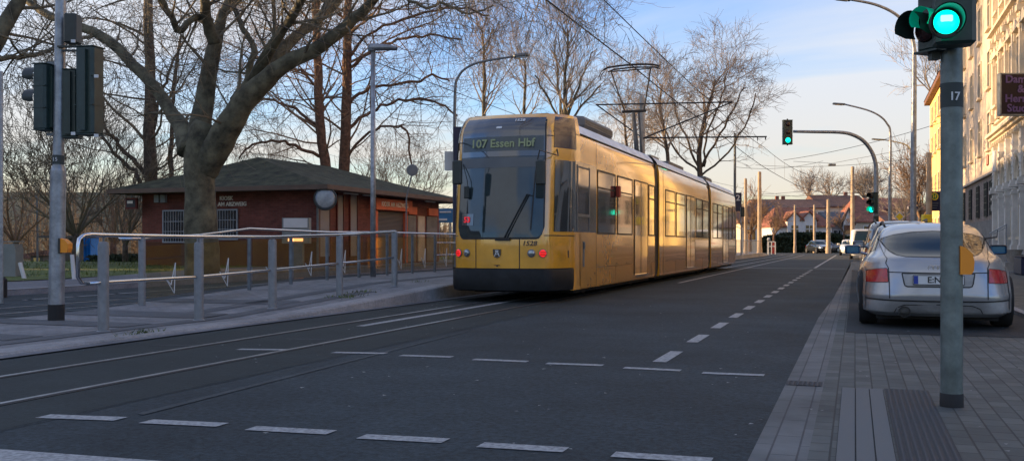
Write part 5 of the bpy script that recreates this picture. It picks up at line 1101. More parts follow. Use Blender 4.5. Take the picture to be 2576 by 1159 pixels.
q.build('body',M['car_silver'],tt,smooth=True,world=False)
f=lambda x,z,o=.006:P.rear(x,z,o)
def sym(L): return [(-a,b) for a,b in reversed(L)]
bot=[(-.60,1.05),(-.56,.985),(-.51,.925),(-.44,.88),(-.34,.862),(0,.855),(.34,.862),(.44,.88),(.51,.925),(.56,.985),(.60,1.05)]
top=[(-.60,1.075),(-.45,1.125),(-.25,1.158),(0,1.17),(.25,1.158),(.45,1.125),(.60,1.075)]
patch(f,bot,top,40,12).build('rear_window',M['glass_rear'],tt,smooth=True,world=False)
q=seam(f,bot,.008,n=60); seam(f,top,.006,q,60); q.build('window_seal',M['seal'],tt,world=False)
for s in (-1,1):
    o1=[(s*.835,.545),(s*.7,.545),(s*.535,.555)]; o2=[(s*.835,.64),(s*.76,.68),(s*.65,.705),(s*.545,.715)]
    l=patch(lambda x,z:P.rear(x,z,.009),o1,o2,14,8).build('tail_light',M['red_lamp_dark'],tt,smooth=True,world=False)
    q=seam(f,o1+[o2[-1]],.006); seam(f,o2,.006,q); q.build('light_seal',M['seal'],l,world=False)
q=MB(); 
seam(f,[(-.54,.83),(-.56,.78),(-.53,.72),(-.525,.55),(-.52,.36)],.0045,q); seam(f,[(.54,.83),(.56,.78),(.53,.72),(.525,.55),(.52,.36)],.0045,q)
seam(f,[(-.645,1.17),(-.64,1.10),(-.6,.97),(-.565,.87),(-.54,.83)],.004,q); seam(f,[(.645,1.17),(.64,1.10),(.6,.97),(.565,.87),(.54,.83)],.004,q)
seam(f,[(-.55,.672),(0,.665),(.55,.672)],.005,q,40); seam(f,[(-.80,.348),(-.5,.337),(0,.333),(.5,.337),(.80,.348)],.008,q,50)
seam(f,[(-.47,.19),(-.44,.25),(-.36,.285),(0,.295),(.36,.285),(.44,.25),(.47,.19)],.005,q,50)
q.build('panel_seams',M['seal'],tt,world=False)
q=patch(f,[(-.80,.2),(0,.185),(.80,.2)],[(-.79,.33),(0,.315),(.79,.33)],40,5); q.build('bumper',M['car_silver_dirty'],tt,smooth=True,world=False)
q=patch(lambda x,z:P.rear(x,z,.007),[(-.345,.505),(.345,.505)],[(-.385,.66),(.385,.66)],20,5); pr=q.build('plate_recess',M['car_silver_dirty'],tt,smooth=True,world=False)
q=seam(lambda x,z:P.rear(x,z,.010),[(-.385,.66),(-.36,.52),(-.34,.505),(.34,.505),(.36,.52),(.385,.66),(-.385,.66)],.007,n=60); q.build('recess_edge',M['seal'],pr,world=False)
py_=P.rear(0,.58,.02).y; q=MB(); q.box(-.265,.265,py_-.012,py_,.535,.635); pl_=q.build('number_plate',M['white_plain'],tt,world=False)
q=MB(); q.box(-.262,-.215,py_-.0135,py_-.0122,.538,.632); q.build('plate_band',M['plate_blue'],pl_,world=False)
q=MB()
for (x0,x1,z0,z1) in ((-.27,.27,.635,.641),(-.27,.27,.529,.535),(-.271,-.265,.529,.641),(.265,.271,.529,.641)): q.box(x0,x1,py_-.014,py_,z0,z1)
q.build('plate_frame',M['seal'],pl_,world=False)
text_mb('E:N 48',(.02,py_-.013,.583),(1,0,0),(0,0,1),.1,.0015,bold=.002).build('plate_text',M['seal'],pl_,world=False)
q=MB()
for k in range(4):
    c=P.rear(-.075+k*.048,.725,.010); q.tube([(c.x+.031*math.cos(t*math.pi/8),c.y-.0,c.z+.031*math.sin(t*math.pi/8)) for t in range(17)],.0042,5,cap=False)
q.build('ring_badge',M['chrome'],tt,world=False)
for x in (-.36,):
    c=Vector((x,.03,.205)); q=MB(); q.lathe(c,(0,-1,0),[(.058,-.1),(.066,0),(.066,.02),(.058,.02),(.055,-.08)],22); q.build('exhaust_pipe',M['seal'],tt,world=False,smooth=True,auto=40)
q=MB(); q.box(-.66,.66,.35,3.6,.1,.2); q.build('underbody',M['black_rub'],tt,world=False)
q=patch(lambda x,z:P.rear(x,z,.008),[(-.12,.19),(.45,.19)],[(-.12,.24),(.4,.24)],12,2); q.build('bumper_insert',M['car_silver_dirty'],tt,world=False)
for s in (-1,1):
    for yw in (.84,3.26):
        q=MB(); cy,cz,rr=yw,.30,.37; ring=[]
        G_=[[P.side(cy+rr*k/5*math.cos(a*math.pi/12),max(.2,cz+rr*k/5*math.sin(a*math.pi/12)),s,.004) for a in range(25)] for k in range(6)]
        q.grid(G_); q.build('wheel_arch',M['black_rub'],tt,world=False)
        q=MB(); q.grid([[P.side(cy+rr_*math.cos(a*math.pi/24),max(.19,cz+rr_*math.sin(a*math.pi/24)),s,o_) for a in range(-2,27)] for rr_,o_ in ((rr,.004),(rr+.015,.02),(rr+.06,.008))]); q.build('fender_lip',M['car_silver'],tt,world=False,smooth=True)
        wheel(tt,s*.745,yw,.315,.21,s)
    patch(lambda y,z:P.side(y,z,s,.006),[(1.0,.93),(1.6,.90),(2.75,.88)],[(1.25,1.1),(1.6,1.19),(2.2,1.17)],18,6).build('side_window',M['glass_rear'],tt,smooth=True,world=False)
    q=MB(); seam(lambda y,z:P.side(y,z,s,.005),[(1.35,.93),(1.3,.6),(1.42,.3)],.005,q); seam(lambda y,z:P.side(y,z,s,.005),[(2.6,.86),(2.62,.3)],.005,q); seam(lambda y,z:P.side(y,z,s,.005),[(1.6,1.18),(1.55,.9)],.012,q); q.build('door_seam',M['seal'],tt,world=False)
    mc=Vector((s*.93,2.62,.93)); q=MB(); q.rbox(mc,Vector((1,0,0)),Vector((0,1,0)),Vector((0,0,1)),.11,.07,.065,.035); q.tube([mc+Vector((-s*.08,0,-.04)),Vector((s*.74,2.66,.86))],.022,6); mo=q.build('wing_mirror',M['car_silver'] if s<0 else M['seal'],tt,world=False,smooth=True,auto=50)
    q=MB(); q.rbox(mc+Vector((0,-.072,0)),Vector((1,0,0)),Vector((0,1,0)),Vector((0,0,1)),.095,.004,.052,.02); q.build('mirror_glass',M['mirror_blue'],mo,world=False)
# --- generic car
def gcar(label,loc,rz,L,W,H,paint,kind='wagon',lights='rear',belt=.95,rails=False,group=None,name='parked_car',plate=True,detail=True):
    t=thing(name,label,'car' if kind!='van' else 'van',loc,rz,group); w=W/2
    if kind=='wagon': keys=[(.2,w*.86,.12,L-.15,4,3),(.35,w*.98,.02,L-.02,4.5,3.2),(.6,w,.0,L,4.5,3.2),(.8,w*.98,.04,L-.12,4.5,3),(belt,w*.94,.1,L*.74,4.5,3.5),(belt+.12,w*.88,.2,L*.69,4.5,3.5),(H-.2,w*.80,.38,L*.62,4.2,3.4),(H-.08,w*.75,.5,L*.57,3.8,3.2),(H-.02,w*.66,.7,L*.53,3.4,3),(H,w*.4,1.1,L*.47,2.5,2.5)]
    elif kind=='sedan': keys=[(.2,w*.86,.12,L-.15,4,3),(.35,w*.98,.02,L-.02,4.5,3.2),(.6,w,.0,L,4.5,3.2),(.78,w*.98,.04,L-.1,4.5,3.4),(belt-.08,w*.96,.12,L-.6,4.2,3.6),(belt,w*.9,.45,L*.75,4,4),(belt+.12,w*.84,.62,L*.70,4,4),(H-.15,w*.76,1.0,L*.61,4,4),(H-.05,w*.68,1.25,L*.56,3.5,3.5),(H,w*.4,1.6,L*.5,2.5,2.5)]
    else: keys=[(.25,w*.9,.06,L-.1,8,4),(.4,w*.99,.0,L,8,4),(.9,w,.0,L-.05,9,4.5),(1.05,w,.0,L-.35,9,5),(1.2,w*.99,.0,L-.75,9,5),(H-.25,w*.95,.03,L-1.35,8,5),(H-.06,w*.9,.1,L-1.6,7,5),(H,w*.7,.3,L-1.9,5,4)]
    q=car_body(interp_rows(keys,.05),48); P=Proj(q); q.build('body',paint,t,smooth=True,world=False,auto=50)
    if not detail: return t
    zt=H-.14; zb=belt+.05
    for s in (-1,1):
        ya,yb=(.75,L*.68) if kind!='van' else (L-2.0,L-1.3)
        patch(lambda y,z:P.side(y,z,s,.008),[(ya,zb),(yb,zb)],[(ya+.15,zt),(yb-.65 if kind!='van' else yb-.25,zt)],14,5).build('side_window',M['glass_rear'],t,smooth=True,world=False)
        q=MB()
        for yy in ((ya+.55),(ya+yb)/2+.1): seam(lambda y,z:P.side(y,z,s,.010),[(yy,zt),(yy+.02,zb)],.03,q)
        for yy in (ya+.6,(ya+yb)/2+.1,yb-.3): seam(lambda y,z:P.side(y,z,s,.006),[(yy,zb),(yy,.3)],.006,q)
        q.build('door_seam',M['seal'],t,world=False)
        r=.32
        for yw in (.85,L-.9):
            q=MB(); q.grid([[P.side(yw+(r+.05)*k/3*math.cos(a*math.pi/10),max(.22,r+(r+.05)*k/3*math.sin(a*math.pi/10)),s,.005) for a in range(21)] for k in range(4)]); q.build('wheel_arch',M['black_rub'],t,world=False); wheel(t,s*(w-.1),yw,r,.2,s)
        mc=Vector((s*(w+.1),L*.66,belt+.08)); q=MB(); q.rbox(mc,Vector((1,0,0)),UY,Vector((0,0,1)),.11,.06,.075,.03); q.tube([mc,Vector((s*(w-.12),L*.66,belt))],.03,6); mo=q.build('wing_mirror',paint,t,world=False); q=MB(); q.rbox(mc+Vector((0,-.062,0)),Vector((1,0,0)),UY,Vector((0,0,1)),.09,.004,.055,.02); q.build('mirror_glass',M['mirror_face'],mo,world=False)
        if rails:
            q=MB(); q.tube([P.side(.75,H-.08,s,0)+Vector((-s*.03,0,.03)),Vector((s*w*.66,1.0,H+.03)),Vector((s*w*.66,L*.5,H+.03)),Vector((s*w*.66,L*.56,H-.04))],.022,6); q.build('roof_rail',M['seal'],t,world=False)
        patch(lambda x,z:P.rear(x,z,.008),[(s*w*.62,.72),(s*w*.93,.72)],[(s*w*.68,.92),(s*w*.9,.92)],8,4).build('tail_light',M['red_lamp_dark'],t,world=False)
        patch(lambda x,z:P.front(x,z,.008),[(s*w*.5,.58),(s*w*.9,.6)],[(s*w*.55,.74),(s*w*.88,.75)],8,4).build('headlight',M['headlamp'] if lights=='front' else M['clear_lamp'],t,world=False)
    if kind!='van' or True:
        f0,f1=(belt+.04,H-.13)
        patch(lambda x,z:P.rear(x,z,.008),[(-w*.72,f0),(w*.72,f0)],[(-w*.6,f1),(w*.6,f1)],20,5).build('rear_window',M['glass_rear'],t,smooth=True,world=False)
        patch(lambda x,z:P.front(x,z,.008),[(-w*.8,f0+.02),(w*.8,f0+.02)],[(-w*.62,f1),(w*.62,f1)],20,5).build('windscreen',M['glass_rear'],t,smooth=True,world=False)
        patch(lambda x,z:P.front(x,z,.008),[(-w*.45,.45),(w*.45,.45)],[(-w*.5,.66),(w*.5,.66)],12,3).build('grille',M['seal'],t,world=False)
        yf=P.front(0,.38,.015).y; q=MB(); q.box(-.26,.26,yf,yf+.01,.34,.45); q.build('number_plate',M['white_plain'],t,world=False)
        yr=P.rear(0,.6,.012).y; q=MB(); q.box(-.26,.26,yr-.01,yr,.5,.61); q.build('number_plate',M['white_plain'],t,world=False)
    return t
gcar('blue-grey estate car with black roof rails, its roof showing just beyond the silver coupe',(1.08,18.4,.01),0,4.6,1.80,1.42,M['car_blue'],'wagon',rails=True,group='cars parked along the pavement')
gcar('black tall estate car, third in the parked row',(1.05,24.6,.01),0,4.5,1.8,1.6,M['car_black'],'wagon',group='cars parked along the pavement',rails=True)
p=A(2152,HY,66); gcar('white panel van parked farthest along the pavement',(p.x+.6,p.y,0),0,5.6,2.0,2.05,M['car_white'],'van',belt=1.15,group='cars parked along the pavement')
p=A(2136,HY,88); gcar('oncoming pale car with its headlights on, far up the street',(p.x,p.y+4,0),R(180),4.3,1.75,1.45,M['car_white'],'sedan',lights='front',name='driving_car')
p=A(2014,HY,108); gcar('dark blue-black saloon with a white front plate at the far junction',(p.x+.9,p.y+3.4,0),R(205),4.5,1.78,1.45,M['car_black'],'sedan',name='driving_car')
p=A(2050,HY,112); gcar('brown-grey hatchback just right of the dark saloon at the far junction',(p.x-.6,p.y+1.0,0),R(-52),4.2,1.75,1.5,M['car_brown'],'wagon',name='driving_car')
# ------------------------------------------------------------------ poles, signals, lamps, signs, wires
UZ=Vector((0,0,1)); UX=Vector((1,0,0)); UY=Vector((0,1,0))
def sighead(par,c,face,n=3,w=.15,h=.95,d=.11,lit=-1,visor=True,name='signal_head',r=.1,plate=False,mt=None,lens=True,vk=0):
    """c centre; face = direction the lenses point"""
    face=Vector(face); face.z=0; face.normalize(); u=Vector((-face.y,face.x,0)); q=MB(); q.rbox(c,u,face,UZ,w,d,h/2,.03)
    for k in range(n+1): q.obox(c+UZ*(-h/2+h*k/n),u,face,UZ,w+.006,d+.006,.006)
    q.obox(c-face*(d+.02),u,face,UZ,w*.35,.02,h*.46)
    hd=q.build(name,mt or M['sig_green_box'],par)
    for k in range(n):
        if not lens: continue
        z=-h/2+h*(k+.5)/n; p=c+UZ*z+face*(d+.002); on=(k==0 and lit==0)
        q=MB(); q.lathe(p,face,[(r,0),(r*.85,.015),(r*.4,.028),(.005,.03)],24); q.build('lens',M['green_lens'] if on else M['lens_off'],hd,smooth=True)
        if visor and k>=vk:
            q=MB(); rows=[]
            for (f_,rr) in ((0,r*1.12),(.16,r*1.16)):
                ring=[]
                for i in range(17):
                    a=R(-30+240*i/16); ring.append(p+face*(f_*(1 if i not in(0,16) else .5))+u*math.cos(a)*rr+UZ*math.sin(a)*rr)
                rows.append(ring)
            q.grid(rows); rows2=[[x+(x-(p+face*.08)).normalized()*.006 for x in r_] for r_ in reversed(rows)]; q.grid(rows2)
            q.build('visor',M['black_plastic'] if not on else M['green_glow'],hd,smooth=True)
    return hd
# --- left signal pole on the island
PL=G(141,812); tl=thing('traffic_light','thick grey signal pole numbered 15 with several signal boxes seen from behind, on the island','traffic light',(PL.x,PL.y,0))
tp=A(153,0,12.9); q=MB(); q.tube([PL+UZ*.0,PL+(tp-PL)*.47],[.1,.1],20); q.tube([PL+(tp-PL)*.465,PL+(tp-PL)*.485],[.1,.083],20); q.tube([PL+(tp-PL)*.48,PL+(tp-PL)*1.35],[.072,.07],20); q.build('pole',M['galv'],tl,smooth=True,auto=40)
q=MB(); q.tube([PL,PL+(tp-PL)*.058],.105,20); q.build('base_sleeve',M['black_rub'],tl,smooth=True,auto=40)
a=A(145,412,12.9); b=A(146,388,12.9); q=MB(); q.tube([PL+(tp-PL)*.49+UZ*0,PL+(tp-PL)*.518],.078,20); tb=q.build('number_band',M['tape_dark'],tl,smooth=True,auto=40)
c=PL+(tp-PL)*.504; text_mb('15',c-FWD*.082-RIGHT*.01,RIGHT,UZ,.07,.002).build('number',M['white_plain'],tb)
def bxc(x0,x1,y0,y1,Z): return A((x0+x1)/2,(y0+y1)/2,Z),(x1-x0)/2/F*Z,(y1-y0)/F*Z
c,w_,h_=bxc(60,132,163,333,12.9)
hd=sighead(tl,A(114,246,12.9),-RIGHT*.97+FWD*.25,n=3,w=.13,h=.87,d=.10,r=.1,vk=1)
c=A(185,250,12.85); sighead(tl,A(180,262,12.95),FWD,n=3,w=.12,h=.9,d=.1,visor=False)
sighead(tl,A(226,230,12.8),FWD*.96+RIGHT*.25,n=3,w=.14,h=1.15,d=.12,visor=False)
q=MB(); q.rbox(A(183,74,12.8),RIGHT,FWD,UZ,.085,.1,.19,.02); q.obox(A(176,118,12.8),RIGHT,FWD,UZ,.16,.02,.012); q.obox(A(190,128,12.8),RIGHT,FWD,UZ,.17,.02,.012); q.build('detector_box',M['black_plastic'],tl)
q=MB()
for (x,y) in ((242,192),(242,341),(184,104),(184,336)): q.obox(A(x,y,12.62),RIGHT,FWD,UZ,.028,.004,.02)
q.build('stickers',M['white_plain'],tl)
q=MB()
for (x,y) in ((136,160),(136,338),(176,188)): q.obox(A(x,y,12.9),RIGHT,FWD,UZ,.09,.02,.02)
q.build('bracket',M['galv_dark'],tl)
def button(par,c,side,r=.11):
    q=MB(); q.rbox(c,RIGHT,FWD,UZ,.06,.075,.13,.02); q.build('push_button_box',M['orange_box'],par)
c=A(167,618,12.85); q=MB(); pts=[(-.05,-.09),(.03,-.09),(.05,-.04),(.05,.03),(.0,.08),(-.05,.1)]; q.prism([c+RIGHT*a+UZ*b-FWD*.07 for a,b in pts],FWD*.14); ob_=q.build('push_button_box',M['orange_box'],tl)
q=MB(); q.obox(c-RIGHT*.062,RIGHT,FWD,UZ,.012,.08,.1); q.build('box_back',M['black_plastic'],ob_)
# --- right signal pole in the foreground
PR=G(2393,1022); tr=thing('traffic_light','grey signal pole numbered 17 with a large green light, in the right foreground','traffic light',(PR.x,PR.y,0)); Zr=6.262
q=MB(); q.tube([PR,Vector((PR.x,PR.y,2.75))],.067,28); q.build('pole',M['pole_green'],tr,smooth=True,auto=40)
q=MB(); q.lathe((PR.x,PR.y,0),(0,0,1),[(.072,0),(.071,.085),(.067,.09)],28); q.build('base_sleeve',M['black_rub'],tr,smooth=True,auto=40)
zb=A(0,272,Zr).z; zt_=A(0,211,Zr).z; q=MB(); q.lathe((PR.x,PR.y,zb),(0,0,1),[(.0685,0),(.0690,zt_-zb)],28); nb=q.build('number_band',M['tape_dark'],tr,smooth=True,auto=40)
Y17=-(FWD*.0705)
mb=text_mb('17',A(2401,243,Zr-.078),(RIGHT*.97+FWD*.2),UZ,.075,.002,bold=.001); mb.build('number',M['white_plain'],nb)
f1=(-FWD*.93-RIGHT*.37)
c=A(2396,-60,Zr-.19); u1=Vector((-f1.y,f1.x,0)); hh=A(2396,-235,Zr).z-A(2396,118,Zr).z
def vhead():
    cc=A(2399,-66,Zr-.17); face=(-FWD*.97-RIGHT*.24).normalized(); u=Vector((-face.y,face.x,0)); q=MB(); q.rbox(cc,u,face,UZ,.118,.085,.455,.03); hd=q.build('signal_head',M['sig_green_box'],tr)
    lens=A(2379,57,Zr-.29); 
    for k in range(3):
        p=lens+UZ*.3*k; on=k==0
        q=MB(); q.lathe(p,face,[(.083,-.03),(.083,.0),(.072,.012),(.045,.02),(.01,.024)],32); l=q.build('lens',M['green_lens'] if on else M['lens_off'],hd,smooth=True)
        if on: q=MB(); q.rbox(p+face*.022+UZ*.02,u,UZ,face,.035,.02,.004,.006); q.build('lens_core',M['green_core'],l)
        q=MB(); rows=[]
        for (f_,rr) in ((-.01,.088),(.12,.092)):
            ring=[]
            for i in range(25):
                a=R(-50+280*i/24); ring.append(p+face*(f_ if f_<0 else f_*(.45+.55*math.sin(math.pi*i/24)))+u*math.cos(a)*rr+UZ*math.sin(a)*rr)
            rows.append(ring)
        q.grid(rows); q.grid([[x+(x-(p+face*.05)).normalized()*.008 for x in r_] for r_ in reversed(rows)]); q.build('visor',M['black_plastic'],hd,smooth=True)
        q=MB(); q.lathe(p,face,[(.084,-.02),(.098,-.02),(.098,.008),(.087,.01)],32); q.build('lens_ring',M['black_plastic'],hd,smooth=True,auto=40)
vhead()
h2=sighead(tr,A(2356,-30,Zr+.05),-RIGHT*.9-FWD*.43,n=3,w=.09,h=.84,d=.1,r=.085,lit=-1)
q=MB(); q.obox(A(2349,138,Zr+.02),RIGHT,FWD,UZ,.028,.03,.035); q.obox(A(2375,118,Zr),RIGHT,FWD,UZ,.085,.05,.02); q.build('bracket',M['black_plastic'],tr)
# green-lit pedestrian visor on the left
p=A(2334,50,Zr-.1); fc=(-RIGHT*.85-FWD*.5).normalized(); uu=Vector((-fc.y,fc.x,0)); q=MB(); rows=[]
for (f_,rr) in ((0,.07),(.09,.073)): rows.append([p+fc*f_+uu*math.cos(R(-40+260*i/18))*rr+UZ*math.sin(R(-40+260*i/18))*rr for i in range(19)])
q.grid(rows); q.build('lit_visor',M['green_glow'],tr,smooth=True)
cb_=A(2421,660,Zr+.0); q=MB(); pts=[(-.035,-.083),(.045,-.083),(.065,-.06),(.07,.0),(.055,.05),(.0,.09),(-.035,.1)]; q.prism([A(2418,657,Zr-.02)+RIGHT*(a*.86)+UZ*b-FWD*.05 for a,b in pts],FWD*.1); o_=q.build('push_button_box',M['orange_box'],tr)
q=MB(); q.obox(A(2419-14,657,Zr),RIGHT,FWD,UZ,.008,.055,.1); q.build('box_back',M['black_plastic'],o_)
# --- arched signal farther up
ta=thing('traffic_light','tall signal mast whose arm arches left over the road and holds a green signal','traffic light',(A(2203,HY,41).x,A(2203,HY,41).y,0)); Za=41
px=[(2203,640),(2203,520),(2203,430),(2199,400),(2188,375),(2168,352),(2140,338),(2110,333),(2050,332),(1995,331)]
pp=[A(x,y,Za) for x,y in px]; pp[0].z=0; p_,r_=smooth_path(pp,[.12,.1,.09,.085,.08,.08,.075,.07,.065,.06],4); q=MB(); q.tube(p_,r_,12); q.build('arched_pole',M['galv'],ta,smooth=True)
hd=sighead(ta,A(1980,333,Za),-FWD,n=3,w=.2,h=1.02,d=.1,lit=0,visor=False,r=.105,name='overhead_signal_head')
q=MB(); c=A(1980,333,Za); q.lathe(c+UZ*.51,(0,0,1),[(.03,0),(.03,.06)],8); q.lathe(c-UZ*.56,(0,0,1),[(.03,0),(.03,.06)],8)
q.build('cap',M['black_plastic'],hd)
sighead(ta,A(2196,510,Za-.2),-FWD*.55-RIGHT*.83,n=3,w=.15,h=.86,d=.12,lit=0,r=.11,name='low_signal_head')
q=MB(); q.tube([A(2203,560,Za),A(2203,543,Za)],.11,12); q.build('band',M['tape_dark'],ta)
# --- street lamps
def lamp_arm(label,px,Z,rads,head,mt,name='street_lamp',headr=.12,base=None):
    pp=[A(x,y,Z) for x,y in px]; pp[0].z=0; t=thing(name,label,'street lamp',(pp[0].x,pp[0].y,0)); p_,r_=smooth_path(pp,rads,4); q=MB(); q.tube(p_,r_,12); q.build('pole',mt,t,smooth=True)
    a=A(head[0][0],head[0][1],Z); b=A(head[1][0],head[1][1],Z); d=(b-a); L_=d.length/2; d.normalize(); n=Vector((0,0,1)).cross(d).normalized(); w_=d.cross(n); q=MB(); c=(a+b)/2
    q.rbox(c,n,d,w_,headr,L_,.055,.05); h=q.build('lamp_head',M['galv_dark'],t); q=MB(); q.obox(c-w_*.06,n,d,w_,headr*.7,L_*.6,.012); q.build('lamp_glass',M['clear_lamp'],h); return t
lamp_arm('large lamp mast at the right, its arm leaving the top of the photo',[(2297,640),(2297,420),(2299,180),(2297,110),(2282,68),(2250,35),(2200,12),(2140,0)],36,[.12,.105,.085,.07,.06,.055,.05,.045],((2140,0),(2095,-5)),M['galv'])
lamp_arm('slender lamp mast with the curved arm, just right of the arched signal',[(2238,640),(2238,470),(2239,340),(2231,312),(2212,292),(2180,277),(2125,263)],60,[.11,.1,.07,.06,.055,.05,.05],((2125,263),(2094,261)),M['galv'])
lamp_arm('farthest lamp on the right, only its short arm showing left of the big mast',[(2296,640),(2296,500),(2296,400),(2288,375),(2272,362),(2225,352)],80,[.11,.1,.07,.06,.055,.05],((2225,352),(2192,350)),M['galv'])
lamp_arm('thin dark lamp pole with curved arm behind the left of the tram',[(1143,680),(1143,450),(1144,240),(1152,195),(1175,170),(1215,155),(1290,143)],33,[.07,.06,.05,.045,.04,.04,.035],((1290,142),(1330,138)),M['galv_dark'])
# platform lamp
c=A(938,700,22.4); t=thing('platform_lamp','straight silver lamp post with a flat rounded head rising from the glass railing','street lamp',(c.x,c.y,.3)); tz=A(938,122,22.4).z; q=MB(); q.lathe((c.x,c.y,.25),(0,0,1),[(.065,0),(.06,2),(.05,tz-.25)],16); q.build('pole',M['galv'],t,smooth=True)
a=A(931,123,22.4); b=A(998,123,22.4); d=(b-a).normalized(); q=MB(); m_=(a+b)/2; L_=(b-a).length/2
rows=[]
for k in range(11):
    s=-1+2*k/10; wd=.12*(1-.25*s*s); hh=.10*(1-.7*((s+1)/2)**2.2); rows.append([m_+d*L_*s+FWD*math.cos(a_)*wd+UZ*(math.sin(a_)*hh+.02 if math.sin(a_)>0 else math.sin(a_)*.04) for a_ in [2*math.pi*j/16 for j in range(17)]])
q.grid(rows); h=q.build('lamp_head',M['galv'],t,smooth=True); q=MB(); q.lathe(A(935,122,22.4),(0,0,1),[(.09,-.07),(.1,0),(.07,.08)],14); q.build('lamp_cap',M['galv_dark'],h)
# --- masts
def mast(label,x,y0,Z,r0,r1,mt=None,yb=None,lean=0):
    p=A(x,HY,Z); z=A(x,y0,Z).z; t=MB(); t.lathe((p.x,p.y,0),(0,0,1),[(r0*1.25,0),(r0*1.2,.6),(r0,.9),(r1,z),(r1*.3,z+.06)],14); return tag(t.build('catenary_mast',mt or M['sun_toned_concrete'],smooth=True,auto=50),label,'mast',group='masts that carry the overhead wires')
mast('tall sunlit mast that leans over the white van at the road end',2144,420,100,.24,.17); mast('grey-footed mast in front of the hedge, right of the far cars',2083,502,106,.24,.18)
mast('thin sunlit mast left of the grey-footed one, before the white house',2048,516,112,.15,.12); mast('thin sunlit mast before the left dormer of the white house',1999,516,112,.15,.12)
mast('tall mast at the end of the far platform fence',1910,433,84,.2,.15); mast('shorter mast with a knob top on the far platform',1875,450,76,.13,.11); mast('concrete mast standing right beside the yellow building',2336,385,62,.2,.16)
p=A(1848,HY,65); z=A(1848,335,65).z; q=MB(); q.lathe((p.x,p.y,.3),(0,0,1),[(.1,0),(.08,z-.3)],10); tag(q.build('sign_post',M['galv_dark']),'dark tall post carrying the blue platform sign 2','post')
t=thing('platform_sign','dark blue platform sign with a white 2 beyond the front of the tram','sign',A(1856,507,64.9)); q=MB(); c=A(1857,508,64.8); q.obox(c,RIGHT,FWD,UZ,.2,.03,.62); q.build('board',M['sign_navy'],t)
text_mb('2',A(1856,498,64.75),RIGHT,UZ,.55,.004,bold=.012).build('number',M['white_plain'],t)
t=thing('tram_signal','small dark tram signal on a thin pole beside the sign 2','signal',(A(1866,HY,64).x,A(1866,HY,64).y,.3)); q=MB(); p=A(1864,HY,64); q.lathe((p.x,p.y,.3),(0,0,1),[(.05,0),(.05,2.9)],8); q.build('pole',M['galv'],t); q=MB(); q.rbox(A(1867,533,63.8),RIGHT,FWD,UZ,.13,.12,.32,.05); q.build('signal_head',M['black_plastic'],t)
# mast with cross arms behind the pantograph
p=A(1615,HY,44); t=thing('catenary_mast','concrete mast with long cross arms and stays behind the pantograph','mast',(p.x,p.y,.3),group='masts that carry the overhead wires'); z=A(0,247,44).z
q=MB(); q.lathe((p.x,p.y,.2),(0,0,1),[(.16,0),(.11,z-.2),(.06,z-.05)],12); q.build('pole',M['concrete'],t,smooth=True)
q=MB()
for a,b,r in (((1498,264),(1842,257),.035),((1842,257),(1618,348),.035),((1500,264),(1612,345),.03),((1620,347),(1928,344),.035),((1925,344),(1925,352),.03),((1905,345),(1905,354),.02)): q.tube([A(a[0],a[1],43.8),A(b[0],b[1],43.8)],r,6)
q.build('cross_arm',M['wire'],t)
# --- wires
def wire(P,r=.012,sag=0,n=10):
    out=[]
    for i in range(len(P)-1):
        for k in range(n): 
            t=k/n; v=Vector(P[i]).lerp(Vector(P[i+1]),t); v.z-=sag*4*t*(1-t); out.append(v)
    out.append(Vector(P[-1])); return out
def wthing(label,paths,extra=()):
    q=MB()
    for (P,r,s) in paths: q.tube(wire(P,r,s),r,4)
    return tag(q.build('overhead_wire',M['wire']),label,'overhead wire',group='overhead wires above the street')
zc=6.28; zm=7.45; XW=-6.0; zh=AX(1588,167,XT).z+.02
cw=[(XW,3,zh+.0),(XW,yh,zh),(XW,43.5,zh+.1),(XW+.3,66,zh),(XW+1.4,90,zh),(XW+6,118,zh)]
mw=[(XW,3,zm),(XW,43.5,zm-.15),(XW+.3,66,zm),(XW+1.4,90,zm),(XW+6,118,zm)]
drops=[]
for y in (8.2,10.2,17.0,24,31,52,56,60,72,78,84): 
    zt2=zm-.05; x=XW if y<45 else XW+.3+(y-66)/24*1.1 if y>66 else XW+.2; drops.append(([(x,y,zh),(x,y,zt2)],.007,0))
wthing('contact and carrier wires running above the track to the pantograph and beyond',[(cw,.022,.06),(mw,.02,.15)]+drops)
cw2=[(-12.5,3,zh),(-12.5,44,zh),(-12.0,70,zh),(-9,95,zh),(-3,120,zh)]
wthing('wires above the opposite track, over the far platform',[(cw2,.012,.06)])
def pw(a,b,Za,Zb,r=.012,sag=.15): return ([A(a[0],a[1],Za),A(b[0],b[1],Zb)],r,sag)
wthing('long thin stay wire rising from the pole line to the right-hand building',[pw((1970,403),(2430,288),70,58,.016,.3)])
wthing('thin cross wire level behind the green overhead signal',[pw((1900,415),(2300,398),74,60,.013,.3)])
wthing('cross wires holding the far span, from the mast to the right',[pw((1910,492),(2335,462),84,62,.014,.3),pw((1910,489),(2150,452),84,100,.014,.3),pw((2150,476),(2400,470),100,70,.014,.2),pw((2055,500),(2335,432),96,62,.013,.3),pw((1910,500),(2140,535),84,118,.016,.5),pw((1848,420),(2070,405),65,70,.012,.3)])
c=A(2092,415,75); t=thing('span_lamp','small grey box lamp hung on a cross wire over the road','lamp',c); q=MB(); q.rbox(c,RIGHT,FWD,UZ,.28,.12,.09,.03); q.build('housing',M['galv_dark'],t); q=MB(); q.tube([A(1995,406,75),A(2092,411,75),A(2300,372,62)],.013,4); q.build('support_wire',M['wire'],t)
